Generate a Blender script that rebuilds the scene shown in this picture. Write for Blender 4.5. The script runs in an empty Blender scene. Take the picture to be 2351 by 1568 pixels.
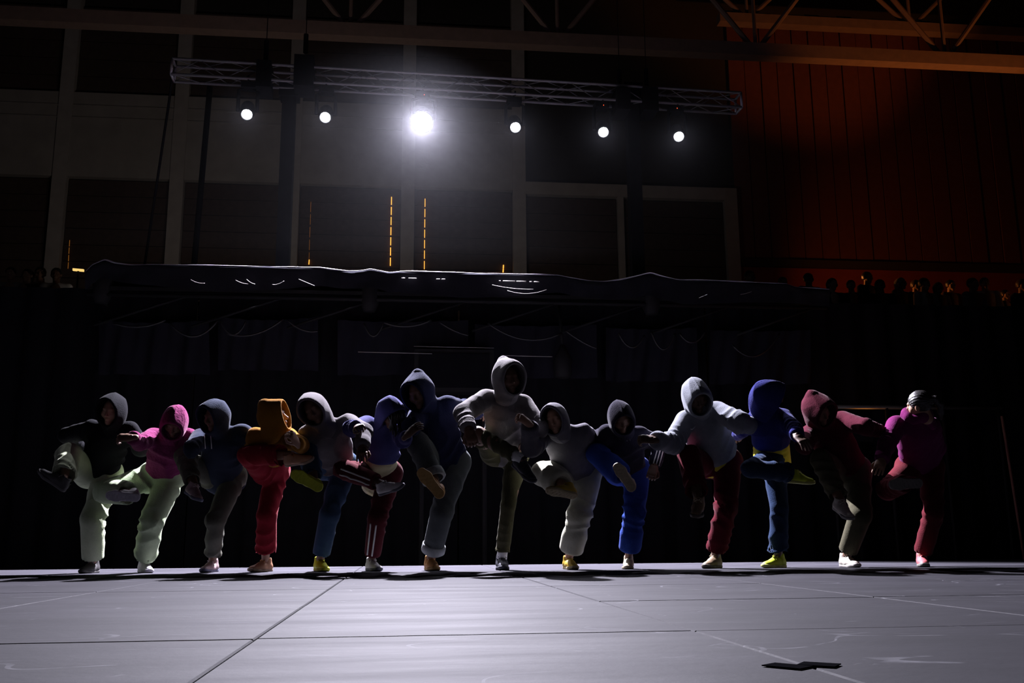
import bpy, math, random
import numpy as np
from mathutils import Vector, Matrix

# ------------------------------------------------------------------ camera
S = bpy.context.scene
COL = S.collection
FPX, PW, PH = 2250.0, 2351.0, 1568.0
CAMH = 0.25
YAW, PITCH, ROLL = math.radians(6.4), math.radians(11.4), math.radians(0.44)
CAM = np.array([0.0, 0.0, CAMH])
_f = np.array([math.sin(YAW)*math.cos(PITCH), math.cos(YAW)*math.cos(PITCH), math.sin(PITCH)])
_r0 = np.array([math.cos(YAW), -math.sin(YAW), 0.0])
_u0 = np.cross(_r0, _f)
CR = math.cos(ROLL)*_r0 - math.sin(ROLL)*_u0
CU = math.cos(ROLL)*_u0 + math.sin(ROLL)*_r0
HF = np.array([math.sin(YAW), math.cos(YAW), 0.0])      # horizontal forward
HR = _r0                                                # horizontal right
UP = np.array([0.0, 0.0, 1.0])
cd = bpy.data.cameras.new('camera')
cam = bpy.data.objects.new('camera', cd)
COL.objects.link(cam)
cd.sensor_width = 36.0
cd.lens = FPX/PW*36.0
cd.clip_end = 200
m = Matrix.Identity(4)
for i in range(3):
    m[i][0], m[i][1], m[i][2], m[i][3] = CR[i], CU[i], -_f[i], CAM[i]
cam.matrix_world = m
S.camera = cam

# ------------------------------------------------------------------ view, world
S.view_settings.view_transform = 'Standard'
S.view_settings.look = 'None'
S.view_settings.gamma = 1.0
S.view_settings.use_curve_mapping = False
S.view_settings.exposure = 0.0
W = bpy.data.worlds.new('world'); S.world = W
W.use_nodes = True
W.node_tree.nodes['Background'].inputs[0].default_value = (0.5, 0.55, 0.75, 1)
W.node_tree.nodes['Background'].inputs[1].default_value = 0.0012

KEY_W, SIDE_W, AMBER_W, WASH_W = 15000.0, 200.0, 230.0, 100.0
HAZE = 0.00042

# ------------------------------------------------------------------ pixel helpers
def ray(px, py):
    d = _f*FPX + CR*(px-PW/2) - CU*(py-PH/2)
    return d/np.linalg.norm(d)
def at(px, py, depth):
    d = ray(px, py); return CAM + d*(depth/np.dot(d, HF))
def onY(px, py, Y):
    d = ray(px, py); return CAM + d*(Y/d[1])
def nrm(v):
    v = np.asarray(v, float); n = np.linalg.norm(v); return v/n if n > 1e-9 else v
def cv(r, u, t):                       # right, up, toward the viewer's side of the stage
    return nrm(r*HR + u*UP - t*HF)
def reach(parent, px, py, L, near=True):
    """point on the pixel's ray at bone length L from parent"""
    d = ray(px, py); oc = CAM - parent
    b = np.dot(d, oc); c = np.dot(oc, oc) - L*L
    q = b*b - c
    if q <= 0: return CAM + d*(-b)
    return CAM + d*(-b - math.sqrt(q) if near else -b + math.sqrt(q))

# ------------------------------------------------------------------ materials
MATS = {}
def nodes_of(name):
    mt = bpy.data.materials.new(name); mt.use_nodes = True
    nt = mt.node_tree
    return mt, nt, nt.nodes['Principled BSDF']
def mat(name, col, rough=0.8, metal=0.0, noise=12.0, var=0.25, bump=0.0, bscale=60.0, sheen=0.0, spec=0.5):
    if name in MATS: return MATS[name]
    mt, nt, b = nodes_of(name)
    tc = nt.nodes.new('ShaderNodeTexCoord')
    n = nt.nodes.new('ShaderNodeTexNoise'); n.inputs['Scale'].default_value = noise; n.inputs['Detail'].default_value = 4
    nt.links.new(tc.outputs['Object'], n.inputs['Vector'])
    mx = nt.nodes.new('ShaderNodeMix'); mx.data_type = 'RGBA'
    mx.inputs[6].default_value = (*[c*(1-var) for c in col], 1)
    mx.inputs[7].default_value = (*[min(1, c*(1+var)) for c in col], 1)
    nt.links.new(n.outputs['Fac'], mx.inputs[0])
    nt.links.new(mx.outputs[2], b.inputs['Base Color'])
    b.inputs['Roughness'].default_value = rough
    b.inputs['Metallic'].default_value = metal
    b.inputs['Specular IOR Level'].default_value = spec
    if sheen:
        b.inputs['Sheen Weight'].default_value = sheen
        b.inputs['Sheen Roughness'].default_value = 0.3
        b.inputs['Sheen Tint'].default_value = (*[min(1, .35+c*1.6) for c in col], 1)
    if bump:
        n2 = nt.nodes.new('ShaderNodeTexNoise'); n2.inputs['Scale'].default_value = bscale; n2.inputs['Detail'].default_value = 5
        nt.links.new(tc.outputs['Object'], n2.inputs['Vector'])
        bp = nt.nodes.new('ShaderNodeBump'); bp.inputs['Strength'].default_value = bump; bp.inputs['Distance'].default_value = 0.01
        nt.links.new(n2.outputs['Fac'], bp.inputs['Height'])
        nt.links.new(bp.outputs['Normal'], b.inputs['Normal'])
    MATS[name] = mt
    return mt
def cloth(name, col, sheen=0.24):
    return mat('cloth_'+name, col, 0.92, 0, 25, 0.14, 0.35, 130, sheen, 0.02)
def emis(name, col, strength):
    if name in MATS: return MATS[name]
    mt, nt, b = nodes_of(name)
    b.inputs['Base Color'].default_value = (*[c*0.1 for c in col], 1)
    b.inputs['Emission Color'].default_value = (*col, 1)
    b.inputs['Emission Strength'].default_value = strength
    MATS[name] = mt
    return mt

# ------------------------------------------------------------------ mesh helpers
def build(name, V, F, material, parent=None, smooth=True):
    me = bpy.data.meshes.new(name)
    V = np.asarray(V, np.float32)
    if isinstance(F, np.ndarray):
        nf, k = F.shape
        me.vertices.add(len(V)); me.vertices.foreach_set('co', V.ravel())
        me.loops.add(nf*k); me.loops.foreach_set('vertex_index', F.astype(np.int32).ravel())
        me.polygons.add(nf); me.polygons.foreach_set('loop_start', np.arange(0, nf*k, k, dtype=np.int32))
        me.polygons.foreach_set('loop_total', np.full(nf, k, np.int32))
        me.update(calc_edges=True); me.validate()
    else:
        me.from_pydata([tuple(map(float, v)) for v in V], [], F)
        me.update()
    if smooth: me.polygons.foreach_set('use_smooth', np.ones(len(me.polygons), bool))
    if material: me.materials.append(material)
    return link(name, me, parent)
def link(name, me, parent=None):
    o = bpy.data.objects.new(name, me); COL.objects.link(o)
    if parent is not None:
        o.parent = parent
        o.matrix_parent_inverse = parent.matrix_world.inverted() if parent.type != 'EMPTY' else Matrix.Translation(-parent.location)
    return o
def empty(name, loc, label=None, cat=None, group=None, kind=None):
    o = bpy.data.objects.new(name, None); COL.objects.link(o)
    o.location = Vector([float(x) for x in loc]); o.empty_display_size = 0.1
    return tag(o, label, cat, group, kind)
def tag(o, label=None, cat=None, group=None, kind=None):
    if label: o['label'] = label
    if cat: o['category'] = cat
    if group: o['group'] = group
    if kind: o['kind'] = kind
    return o
class MB:
    def __init__(s): s.V = []; s.F = []
    def add(s, V, F):
        o = len(s.V); s.V += [tuple(map(float, v)) for v in V]; s.F += [tuple(i+o for i in f) for f in F]; return s
    def box(s, lo, hi, bev=0.0):
        x0, y0, z0 = lo; x1, y1, z1 = hi
        V = [(x, y, z) for x in (x0, x1) for y in (y0, y1) for z in (z0, z1)]
        F = [(0, 1, 3, 2), (4, 6, 7, 5), (0, 4, 5, 1), (2, 3, 7, 6), (0, 2, 6, 4), (1, 5, 7, 3)]
        return s.add(V, F)
    def obox(s, c, ax, ay, az):                       # oriented box, half vectors
        c, ax, ay, az = map(np.asarray, (c, ax, ay, az))
        V = [c+i*ax+j*ay+k*az for i in (-1, 1) for j in (-1, 1) for k in (-1, 1)]
        F = [(0, 1, 3, 2), (4, 6, 7, 5), (0, 4, 5, 1), (2, 3, 7, 6), (0, 2, 6, 4), (1, 5, 7, 3)]
        return s.add(V, F)
    def tube(s, P, r, n=8, caps=True):
        P = [np.asarray(p, float) for p in P]
        R = r if hasattr(r, '__len__') else [r]*len(P)
        V = []; F = []; ref = None
        for i, p in enumerate(P):
            t = nrm((P[min(i+1, len(P)-1)]) - (P[max(i-1, 0)]))
            if ref is None:
                ref = np.cross(t, UP) if abs(t[2]) < 0.9 else np.cross(t, [1, 0, 0])
            u = nrm(ref - t*np.dot(ref, t)); w = np.cross(t, u); ref = u
            V += [p + R[i]*(math.cos(2*math.pi*k/n)*u + math.sin(2*math.pi*k/n)*w) for k in range(n)]
        for i in range(len(P)-1):
            for k in range(n):
                a, b = i*n+k, i*n+(k+1) % n
                F.append((a, b, b+n, a+n))
        if caps:
            F.append(tuple(range(n))[::-1]); F.append(tuple(range((len(P)-1)*n, len(P)*n)))
        return s.add(V, F)
    def make(s, name, material, parent=None, smooth=False):
        return build(name, s.V, s.F, material, parent, smooth)

# ------------------------------------------------------------------ distance-field modelling
def dots(p, v): return p[:, 0]*v[0] + p[:, 1]*v[1] + p[:, 2]*v[2]
def cap(p, a, b, ra, rb, n=None, k=1.0, fold=None):
    """tapered capsule, optionally flattened along n, with cloth folds across it"""
    a = np.asarray(a, np.float32); b = np.asarray(b, np.float32)
    q = p - a; ab = b - a
    if n is not None:
        n = np.asarray(n, np.float32); e = 1.0/k - 1.0
        q = q + np.outer(dots(q, n)*e, n).astype(np.float32)
        ab = ab + n*(np.dot(ab, n)*e)
    L2 = float(np.dot(ab, ab)) + 1e-9
    t = np.clip(dots(q, ab)/L2, 0, 1)
    d = q - t[:, None]*ab
    r = ra + (rb-ra)*t
    if fold is not None:
        amp, lam, seed, prof = fold
        s = t*math.sqrt(L2)
        u1 = np.sin(p[:, 0]*14.3+p[:, 2]*5.1+seed); u2 = np.sin(p[:, 1]*13.7-p[:, 2]*7.3+p[:, 0]*8.0+seed*1.7)
        ph = (2*math.pi/lam)*s + 2.6*u1 + 2.3*u2 + seed*3
        wv = 1-2*np.abs(np.sin(ph*.5))**.75
        wv = wv*np.clip(.55+.6*np.sin(p[:, 0]*7+p[:, 1]*9+p[:, 2]*8+seed*2.3), 0, 1)
        pr = 1.0 if prof == 0 else (t**2 if prof > 0 else (1-t)**2)
        if prof == 2: pr = .35+.65*np.abs(2*t-1)
        r = r + amp*pr*wv
    return np.sqrt(d[:, 0]**2+d[:, 1]**2+d[:, 2]**2) - r
def ell(p, c, R, ax):
    """ellipsoid, axes rows of ax"""
    q = p - np.asarray(c, np.float32)
    x = [dots(q, ax[i])/R[i] for i in range(3)]
    g = np.sqrt(x[0]**2+x[1]**2+x[2]**2)
    return (g-1)*min(R)
def smin(a, b, k):
    h = np.clip(0.5+0.5*(b-a)/k, 0, 1)
    return b*(1-h) + a*h - k*h*(1-h)
def smax(a, b, k): return -smin(-a, -b, k)
def mesh_sdf(fn, lo, hi, h, B=10):
    lo = np.asarray(lo, np.float32); hi = np.asarray(hi, np.float32)
    nb = np.maximum(1, np.ceil((hi-lo)/(h*B)).astype(int))
    dim = nb*B+1
    gi = np.stack(np.meshgrid(*[np.arange(n) for n in nb], indexing='ij'), -1).reshape(-1, 3)
    cen = lo + (gi*B + B/2.0)*h
    dc = fn(cen.astype(np.float32))
    act = np.abs(dc) < h*B*1.45
    vals = np.repeat(np.repeat(np.repeat(np.where(dc > 0, 1.0, -1.0).astype(np.float32).reshape(nb), B, 0), B, 1), B, 2)
    vals = np.pad(vals, ((0, 1), (0, 1), (0, 1)), mode='edge')
    loc = np.stack(np.meshgrid(*[np.arange(B+1)]*3, indexing='ij'), -1).reshape(-1, 3)
    ga = gi[act]
    for s in range(0, len(ga), 160):
        g = ga[s:s+160]
        idx = (g[:, None, :]*B + loc[None]).reshape(-1, 3)
        v = fn((lo + idx*h).astype(np.float32))
        vals[idx[:, 0], idx[:, 1], idx[:, 2]] = v
    sg = vals < 0
    c = [sg[a:dim[0]-1+a, b:dim[1]-1+b, d:dim[2]-1+d] for a in (0, 1) for b in (0, 1) for d in (0, 1)]
    cnt = sum(x.astype(np.uint8) for x in c)
    ci = np.argwhere((cnt > 0) & (cnt < 8))
    vid = np.full(dim-1, -1, np.int32); vid[ci[:, 0], ci[:, 1], ci[:, 2]] = np.arange(len(ci))
    acc = np.zeros((len(ci), 3)); num = np.zeros(len(ci))
    cor = [(a, b, d) for a in (0, 1) for b in (0, 1) for d in (0, 1)]
    cvv = [vals[ci[:, 0]+a, ci[:, 1]+b, ci[:, 2]+d] for a, b, d in cor]
    for i in range(8):
        for j in range(i+1, 8):
            if sum(abs(np.subtract(cor[i], cor[j]))) != 1: continue
            x = (cvv[i] < 0) != (cvv[j] < 0)
            t = np.where(x, cvv[i]/(cvv[i]-cvv[j]+1e-12), 0)
            pt = np.array(cor[i])[None] + t[:, None]*(np.array(cor[j])-np.array(cor[i]))[None]
            acc += pt*x[:, None]; num += x
    V = lo + (ci + acc/num[:, None])*h
    F = []
    for ax in range(3):
        o1, o2 = (ax+1) % 3, (ax+2) % 3
        sl0 = [slice(1, d-1) for d in dim]; sl1 = list(sl0)
        sl0[ax] = slice(0, dim[ax]-1); sl1[ax] = slice(1, dim[ax])
        a, b = sg[tuple(sl0)], sg[tuple(sl1)]
        e = np.argwhere(a != b)
        if not len(e): continue
        flip = a[e[:, 0], e[:, 1], e[:, 2]]
        base = e.copy(); base[:, o1] += 1; base[:, o2] += 1
        def cell(d1, d2):
            q = base.copy(); q[:, o1] -= d1; q[:, o2] -= d2
            return vid[q[:, 0], q[:, 1], q[:, 2]]
        q = np.stack([cell(0, 0), cell(1, 0), cell(1, 1), cell(0, 1)], 1)
        q[~flip] = q[~flip][:, ::-1]
        F.append(q)
    F = np.concatenate(F) if F else np.zeros((0, 4), int)
    F = F[(F >= 0).all(1)]
    return V, F
def bounds(pts, pad):
    P = np.array(pts); return P.min(0)-pad, P.max(0)+pad

# ------------------------------------------------------------------ stage floor
def floor_material(nm='stage_paint', k=1.0):
    mt, nt, b = nodes_of(nm)
    N = nt.nodes.new; Lk = nt.links.new
    tc = N('ShaderNodeNewGeometry')
    def noise(scale, sc3, detail=5, rough=.6, dist=0.0):
        mp = N('ShaderNodeMapping'); mp.inputs['Scale'].default_value = sc3
        Lk(tc.outputs['Position'], mp.inputs['Vector'])
        n = N('ShaderNodeTexNoise'); n.inputs['Scale'].default_value = scale; n.inputs['Detail'].default_value = detail
        n.inputs['Roughness'].default_value = rough; n.inputs['Distortion'].default_value = dist
        Lk(mp.outputs[0], n.inputs['Vector']); return n.outputs['Fac']
    def ramp(src, a, b_, ca, cb):
        r = N('ShaderNodeValToRGB'); Lk(src, r.inputs[0])
        r.color_ramp.elements[0].position = a; r.color_ramp.elements[1].position = b_
        r.color_ramp.elements[0].color = ca; r.color_ramp.elements[1].color = cb
        return r.outputs[0]
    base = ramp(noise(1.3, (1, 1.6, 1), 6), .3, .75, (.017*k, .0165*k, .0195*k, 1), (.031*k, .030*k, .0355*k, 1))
    # thin pale scuffs with a shape of their own
    def scuff(rot, scale, w, seedv):
        mp = N('ShaderNodeMapping'); mp.inputs['Rotation'].default_value = (0, 0, rot); mp.inputs['Location'].default_value = (seedv, seedv*.7, 0)
        mp.inputs['Scale'].default_value = (.5, 1.0, 1)
        Lk(tc.outputs['Position'], mp.inputs['Vector'])
        n = N('ShaderNodeTexNoise'); n.inputs['Scale'].default_value = scale; n.inputs['Detail'].default_value = 1.5
        Lk(mp.outputs[0], n.inputs['Vector'])
        a = N('ShaderNodeMath'); a.operation = 'SUBTRACT'; Lk(n.outputs['Fac'], a.inputs[0]); a.inputs[1].default_value = .5
        ab = N('ShaderNodeMath'); ab.operation = 'ABSOLUTE'; Lk(a.outputs[0], ab.inputs[0])
        lt = N('ShaderNodeMath'); lt.operation = 'LESS_THAN'; Lk(ab.outputs[0], lt.inputs[0]); lt.inputs[1].default_value = w
        return lt.outputs[0]
    mask = ramp(noise(3.1, (1, 1, 1), 4), .52, .62, (0, 0, 0, 1), (1, 1, 1, 1))
    s1, s2 = scuff(.5, 1.4, .0022, 3.3), scuff(-.9, 2.1, .0026, 8.1)
    mx = N('ShaderNodeMath'); mx.operation = 'MAXIMUM'; Lk(s1, mx.inputs[0]); Lk(s2, mx.inputs[1])
    mm = N('ShaderNodeMath'); mm.operation = 'MULTIPLY'; Lk(mx.outputs[0], mm.inputs[0]); Lk(mask, mm.inputs[1])
    mix = N('ShaderNodeMix'); mix.data_type = 'RGBA'; Lk(mm.outputs[0], mix.inputs[0]); Lk(base, mix.inputs[6]); mix.inputs[7].default_value = (.10, .10, .11, 1)
    Lk(mix.outputs[2], b.inputs['Base Color'])
    ro = N('ShaderNodeMapRange'); Lk(noise(2.2, (.35, 2.2, 1), 6, .65), ro.inputs[0])
    ro.inputs[3].default_value = .60; ro.inputs[4].default_value = .84
    Lk(ro.outputs[0], b.inputs['Roughness'])
    bp = N('ShaderNodeBump'); bp.inputs['Strength'].default_value = .25; bp.inputs['Distance'].default_value = .004
    Lk(noise(26, (1, 1, 1), 6), bp.inputs['Height']); Lk(bp.outputs[0], b.inputs['Normal'])
    b.inputs['Specular IOR Level'].default_value = .06
    return mt
FLOORM = floor_material(); FLOOR_LIT = floor_material('stage_paint_lit', 2.4)  # second copy is lightened: brighter light on the rear panels, put into the colour
BLACK = mat('black_paint', (.012, .012, .013), .6)
fl = MB().box((-9, -1.5, -.6), (10.5, 9.98, -.02)).make('floor', BLACK)
tag(fl, 'black painted stage deck carrying grey panels', None, None, 'structure')
PWID, PLEN, XA = 1.175, 1.33, -.375
pm = None
def panel_mesh(mm):
    w, l, t, b = PWID/2-.003, PLEN/2-.003, .022, .004
    V = []; F = []
    for z, e in ((-t, 0), (-b, 0), (0, b)):
        V += [(-w+e, -l+e, z), (w-e, -l+e, z), (w-e, l-e, z), (-w+e, l-e, z)]
    for j in (0, 1):
        for k in range(4): F.append((j*4+k, j*4+(k+1) % 4, j*4+4+(k+1) % 4, j*4+4+k))
    F += [(8, 9, 10, 11), (3, 2, 1, 0)]
    me = bpy.data.meshes.new('floor_panel'); me.from_pydata(V, [], F); me.update(); me.materials.append(mm)
    return me
PM = panel_mesh(FLOORM); PM_LIT = panel_mesh(FLOOR_LIT)
_rp = random.Random(4)
for i in range(-6, 8):
    off = 2.72-PLEN/2 + (0, .0, .02, -.015)[i % 4]
    for j in range(-3, 7):
        cy = off + j*PLEN
        y0, y1 = cy-PLEN/2, cy+PLEN/2
        y1c, y0c = min(y1, 9.96), max(y0, -1.45)
        if y1c-y0c < .1: continue
        o = link('floor_panel', PM_LIT if y0 > 7.9 else PM, fl)
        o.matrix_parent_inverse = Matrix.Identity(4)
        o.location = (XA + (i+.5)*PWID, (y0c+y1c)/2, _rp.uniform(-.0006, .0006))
        o.scale = (1, (y1c-y0c)/PLEN, 1)
TAPE = mat('black_tape', (.006, .006, .007), 1.0, 0, 12, .25, 0, 60, 0, 0.0)
tb = empty('floor_mark', onY(1840, 1530, 1.0)*0 + np.array([*(CAM+ray(1840, 1529)*(-CAMH/ray(1840, 1529)[2]))[:2], 0]), 'small black tape strips crossing a panel joint on the stage floor', 'floor tape')
def floor_pt(px, py, z=0.002):
    d = ray(px, py); return CAM + d*((z-CAMH)/d[2])
for a, b in (((1764, 1526), (1852, 1534)), ((1838, 1524), (1924, 1529))):
    p, q = floor_pt(*a), floor_pt(*b); t = nrm(q-p); w = np.array([-t[1], t[0], 0])*.026
    mb = MB(); mb.add([p-w, q-w, q+w, p+w, p-w+UP*.002, q-w+UP*.002, q+w+UP*.002, p+w+UP*.002], [(0, 3, 2, 1), (4, 5, 6, 7), (0, 1, 5, 4), (1, 2, 6, 5), (2, 3, 7, 6), (3, 0, 4, 7)])
    mb.make('tape_strip', TAPE, tb)

# ------------------------------------------------------------------ hall shell
CONC = mat('old_plaster', (.34, .31, .30), .9, 0, 3, .25, .3, 14)
CONCD = mat('plaster_band', (.30, .275, .265), .9, 0, 2, .3, .3, 10)
DARKB = mat('dark_boards', (.055, .035, .03), .8, 0, 6, .4, .2, 20)
REDB = mat('red_cladding', (.12, .035, .025), .75, 0, 5, .3, .2, 20)
STEEL = mat('painted_steel', (.22, .15, .13), .6, 0, 6, .25, .15, 25)
ROOF = mat('roof_deck', (.03, .027, .026), .9)
YW = 24.0
tag(MB().box((-30, -12, -1.05), (34, 30, -1.0)).make('floor_hall', mat('hall_concrete', (.05, .05, .05), .8)), 'dark concrete hall floor below the stage', None, None, 'structure')
tag(MB().box((-30, -12, 17.0), (34, 30, 17.2)).make('ceiling', ROOF), 'dark roof deck of the hall', None, None, 'structure')
wb = MB().box((-30, YW+.25, -1), (34, YW+.6, 17)).make('wall_back', mat('wall_dark', (.03, .024, .022), .9, 0, 3))
tag(wb, 'dark back wall of the hall with plaster frame and board infill', None, None, 'structure')
tag(MB().box((-30.2, -12, -1), (-30, 30, 17)).make('wall_left', CONCD), 'plain side wall', None, None, 'structure')
tag(MB().box((34, -12, -1), (34.2, 30, 17)).make('wall_right', REDB), 'dull red side wall', None, None, 'structure')
def wz(px, py, Y=YW): return onY(px, py, Y)[2]
def wx(px, py=330, Y=YW): return onY(px, py, Y)[0]
pil = [wx(-125), wx(143), wx(411), wx(676), wx(938), wx(1191)]
PWd = .34
ztop, zb1, zb0, zlow = 15.2, wz(143, 209), wz(143, 403), 1.0
zl1, zl0 = wz(1240, 418), wz(1240, 446)
for x in pil:
    MB().box((x-PWd/2, YW-.02, zlow), (x+PWd/2, YW+.3, ztop)).make('pillar', CONC, wb)
xe = wx(1681, 520)
MB().box((xe-PWd/2, YW-.02, zlow), (xe+PWd/2, YW+.3, zl1)).make('pillar', CONC, wb)
MB().box((wx(1427, 520)-.08, YW+.02, zlow), (wx(1427, 520)+.08, YW+.3, zl0)).make('pillar', CONC, wb)
MB().box((pil[0]-4, YW+.02, zb0), (pil[-1]+PWd/2-.01, YW+.3, zb1)).make('plaster_band', CONCD, wb)
for yy in (240, 268):                                       # string courses on the band
    z = wz(143, yy); MB().box((pil[0]-4, YW-.005, z-.02), (pil[-1]-PWd/2, YW+.05, z+.02)).make('string_course', CONCD, wb)
MB().box((pil[-1]-PWd/2, YW-.01, zl0), (xe-PWd/2+.01, YW+.3, zl1)).make('lintel_beam', CONC, wb)
# infill boards, each one a piece
def boards(x0, x1, z0, z1, step, gap=.02, yy=YW+.14):
    n = max(1, int((z1-z0)/step)); st = (z1-z0)/n
    me = None
    for k in range(n):
        if me is None:
            o = MB().box((0, 0, 0), (x1-x0, .08, st-gap)).make('infill_board', DARKB, wb); me = o.data
        else: o = link('infill_board', me, wb)
        o.location = (x0, yy + (.012 if k % 3 == 1 else 0), z0+k*st)
cols = [pil[0]-3.5] + pil
for a, b in zip(pil[:-1], pil[1:]):
    boards(a+PWd/2+.02, b-PWd/2-.02, zb1+.02, ztop-1.4, .42)
    boards(a+PWd/2+.02, b-PWd/2-.02, 3.2, zb0-.02, .42)
boards(pil[-1]+PWd/2+.02, wx(1427, 520)-.1, 3.2, zl0-.02, .42)
boards(wx(1427, 520)+.1, xe-PWd/2-.02, 3.2, zl0-.02, .42)
# red vertical cladding right of the end pillar
x = xe+PWd/2+.03; me = None
while x < 22:
    if me is None: o = MB().box((0, 0, 0), (.44, .07, 13.6)).make('cladding_board', REDB, wb); me = o.data
    else: o = link('cladding_board', me, wb)
    o.location = (x, YW+.16 + .02*((int(x*10)) % 3), zlow); x += .47
MB().box((xe+.2, YW-.05, wz(1900, 607)-.10), (22, YW+.1, wz(1900, 607)+.10)).make('wall_rail', mat('rail_dark', (.03, .02, .018), .7), wb)
MB().box((xe+PWd/2, YW+.09, wz(1900, 607)-1.6), (22, YW+.155, wz(1900, 607)-.10)).make('red_glow_band', mat('red_glow_paint', (.20, .030, .016), .7, 0, 4, .2), wb)  # brighter red paints in the amber glow on the wall below the rail
# slits of warm light between the board leaves (lit rooms behind)
SLIT = emis('warm_slit', (1.0, .42, .06), 1.6); SLIT2 = emis('warm_slit_dim', (1.0, .35, .05), .18)
def slit(px0, y0, px1, y1, w, mm, dashes):
    a, b = onY(px0, y0, YW+.10), onY(px1, y1, YW+.10)
    for k in range(dashes):
        p, q = a+(b-a)*(k/dashes+.02), a+(b-a)*((k+.92)/dashes)
        MB().tube([p, q], w, 6).make('lit_gap', mm, wb)
slit(899, 449, 896, 612, .013, SLIT, 7)
slit(976, 453, 974, 620, .010, SLIT, 7)
slit(714, 460, 709, 606, .004, SLIT2, 5)
slit(710, 596, 709, 608, .012, SLIT, 1)
slit(1156, 608, 1155, 626, .016, SLIT, 2)
slit(160, 550, 156, 618, .007, SLIT2, 4)

# roof trusses of the hall
def roof_truss(Y, py, half, x0, x1, label, step, phase, depth=2.4, yref=1400):
    zc = wz(yref, py, Y)
    r = empty('roof_truss', (0, Y, zc), label, 'roof truss')
    MB().box((x0, Y-.15, zc-half), (x1, Y+.15, zc+half)).make('bottom_chord', STEEL, r)
    MB().box((x0, Y-.12, zc+depth), (x1, Y+.12, zc+depth+.3)).make('top_chord', STEEL, r)
    x = x0+phase
    while x < x1-step:
        n = np.array([x, Y, zc+half])
        for dx in (-step*.32, 0, step*.32):
            MB().tube([n+np.array([dx*.08, 0, 0]), n+np.array([dx*1.25, 0, depth-half+.02])], .06 if dx else .045, 8).make('web_member', STEEL, r)
        x += step
    return r
zst = onY(1280, 70, 20)[0]-onY(805, 45, 20)[0]
x0r = onY(805, 45, 20)[0]
roof_truss(20.0, 103, .155, x0r-4*zst-.01, x0r+6*zst, 'long steel roof truss with V webs, amber lit at one end', zst, 4*zst+.01)
roof_truss(23.2, 54, .13, onY(1650, 60, 23.2)[0], onY(1650, 60, 23.2)[0]+16, 'shorter roof truss behind the long one', zst, .8, 1.8, 1850)

# ------------------------------------------------------------------ lighting truss
ALU = mat('truss_aluminium', (.42, .40, .40), .5, .35, 20, .1)
ALUD = mat('brace_aluminium', (.22, .21, .21), .5, .35, 20, .1)
BLKM = mat('black_metal', (.010, .010, .011), .75, 0, 12, .25, 0, 60, 0, .2)
YT = 11.4
tl = onY(393, 170, YT)
d_ = ray(1703, 246); tr = CAM + d_*((tl[2]-CAMH)/d_[2])
tx = nrm(tr-tl); ty = nrm(np.cross(UP, tx)); TL = np.linalg.norm(tr-tl)

truss = empty('lighting_truss', tl, 'aluminium box truss carrying the stage lights', 'truss')
TS = .205
def tp(s, a, b): return tl + tx*s + ty*(a*TS) + UP*(b*TS)
for a in (0, 1):
    for b in (0, 1):
        MB().tube([tp(0, a, b), tp(TL, a, b)], .018, 10).make('chord', ALU, truss, True)
nb = 22
for k in range(nb):
    s0, s1 = TL*k/nb, TL*(k+1)/nb
    for (a0, b0), (a1, b1) in (((0, 0), (0, 1)), ((1, 0), (1, 1)), ((0, 0), (1, 0)), ((0, 1), (1, 1))):
        p, q = (tp(s0, a0, b0), tp(s1, a1, b1)) if k % 2 == 0 else (tp(s0, a1, b1), tp(s1, a0, b0))
        MB().tube([p, q], .006, 6).make('brace', ALUD, truss, True)
for s in (0, TL):
    for (a0, b0), (a1, b1) in (((0, 0), (0, 1)), ((1, 0), (1, 1)), ((0, 0), (1, 0)), ((0, 1), (1, 1))):
        MB().tube([tp(s, a0, b0), tp(s, a1, b1)], .018, 8).make('end_frame', ALU, truss, True)
# hoists and drapes that hang over the truss
def s_of(px, py):
    q = onY(px, py, YT+.1); return float(np.dot(q-tl, tx))
for px, w, up_, dn, nm, lb in ((607, .09, .22, .33, 'chain_hoist', 'black chain hoist clamped over the truss above the first lamp'), (698, .12, .34, .30, 'chain_hoist', 'larger black chain hoist on the truss by the tower'),
                               (1432, .09, .12, .34, 'chain_hoist', 'black chain hoist on the truss above the second tower'), (1495, .10, .16, .34, 'chain_hoist', 'black chain hoist hanging near the truss end')):
    s = s_of(px, 190); c = tp(s, .5, .5)
    h = empty(nm, c, lb, 'hoist')
    MB().obox(c+UP*(up_-dn)*.5, tx*w, ty*.18, UP*(up_+dn)*.32).make('hoist_body', BLKM, h)
    MB().tube([c+UP*up_, c+UP*(up_+.25)], .03, 8).make('hook', BLKM, h)
    MB().tube([c+UP*(up_+.25), np.array([c[0], c[1], 17.0])], .006, 5).make('chain', BLKM, h)
# towers
for px0, px1, yb, lb in ((665, 655, 620, 'black wrapped truss tower near the second lamp'), (1450, 1452, 630, 'black wrapped truss tower near the fifth lamp')):
    top = onY(px0, 210, YT+.35); bx = top[0]
    t = empty('support_tower', (bx, YT+.35, -1), lb, 'tower')
    MB().box((bx-.08, YT+.28, -.95), (bx+.08, YT+.44, top[2]+.05)).make('mast', BLKM, t)
    MB().box((bx-.4, YT+.05, -1), (bx+.4, YT+.75, -.95)).make('base_plate', BLKM, t)
    MB().box((bx-.12, YT+.24, top[2]-.1), (bx+.12, YT+.48, top[2]+.08)).make('head_block', BLKM, t)
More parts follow.
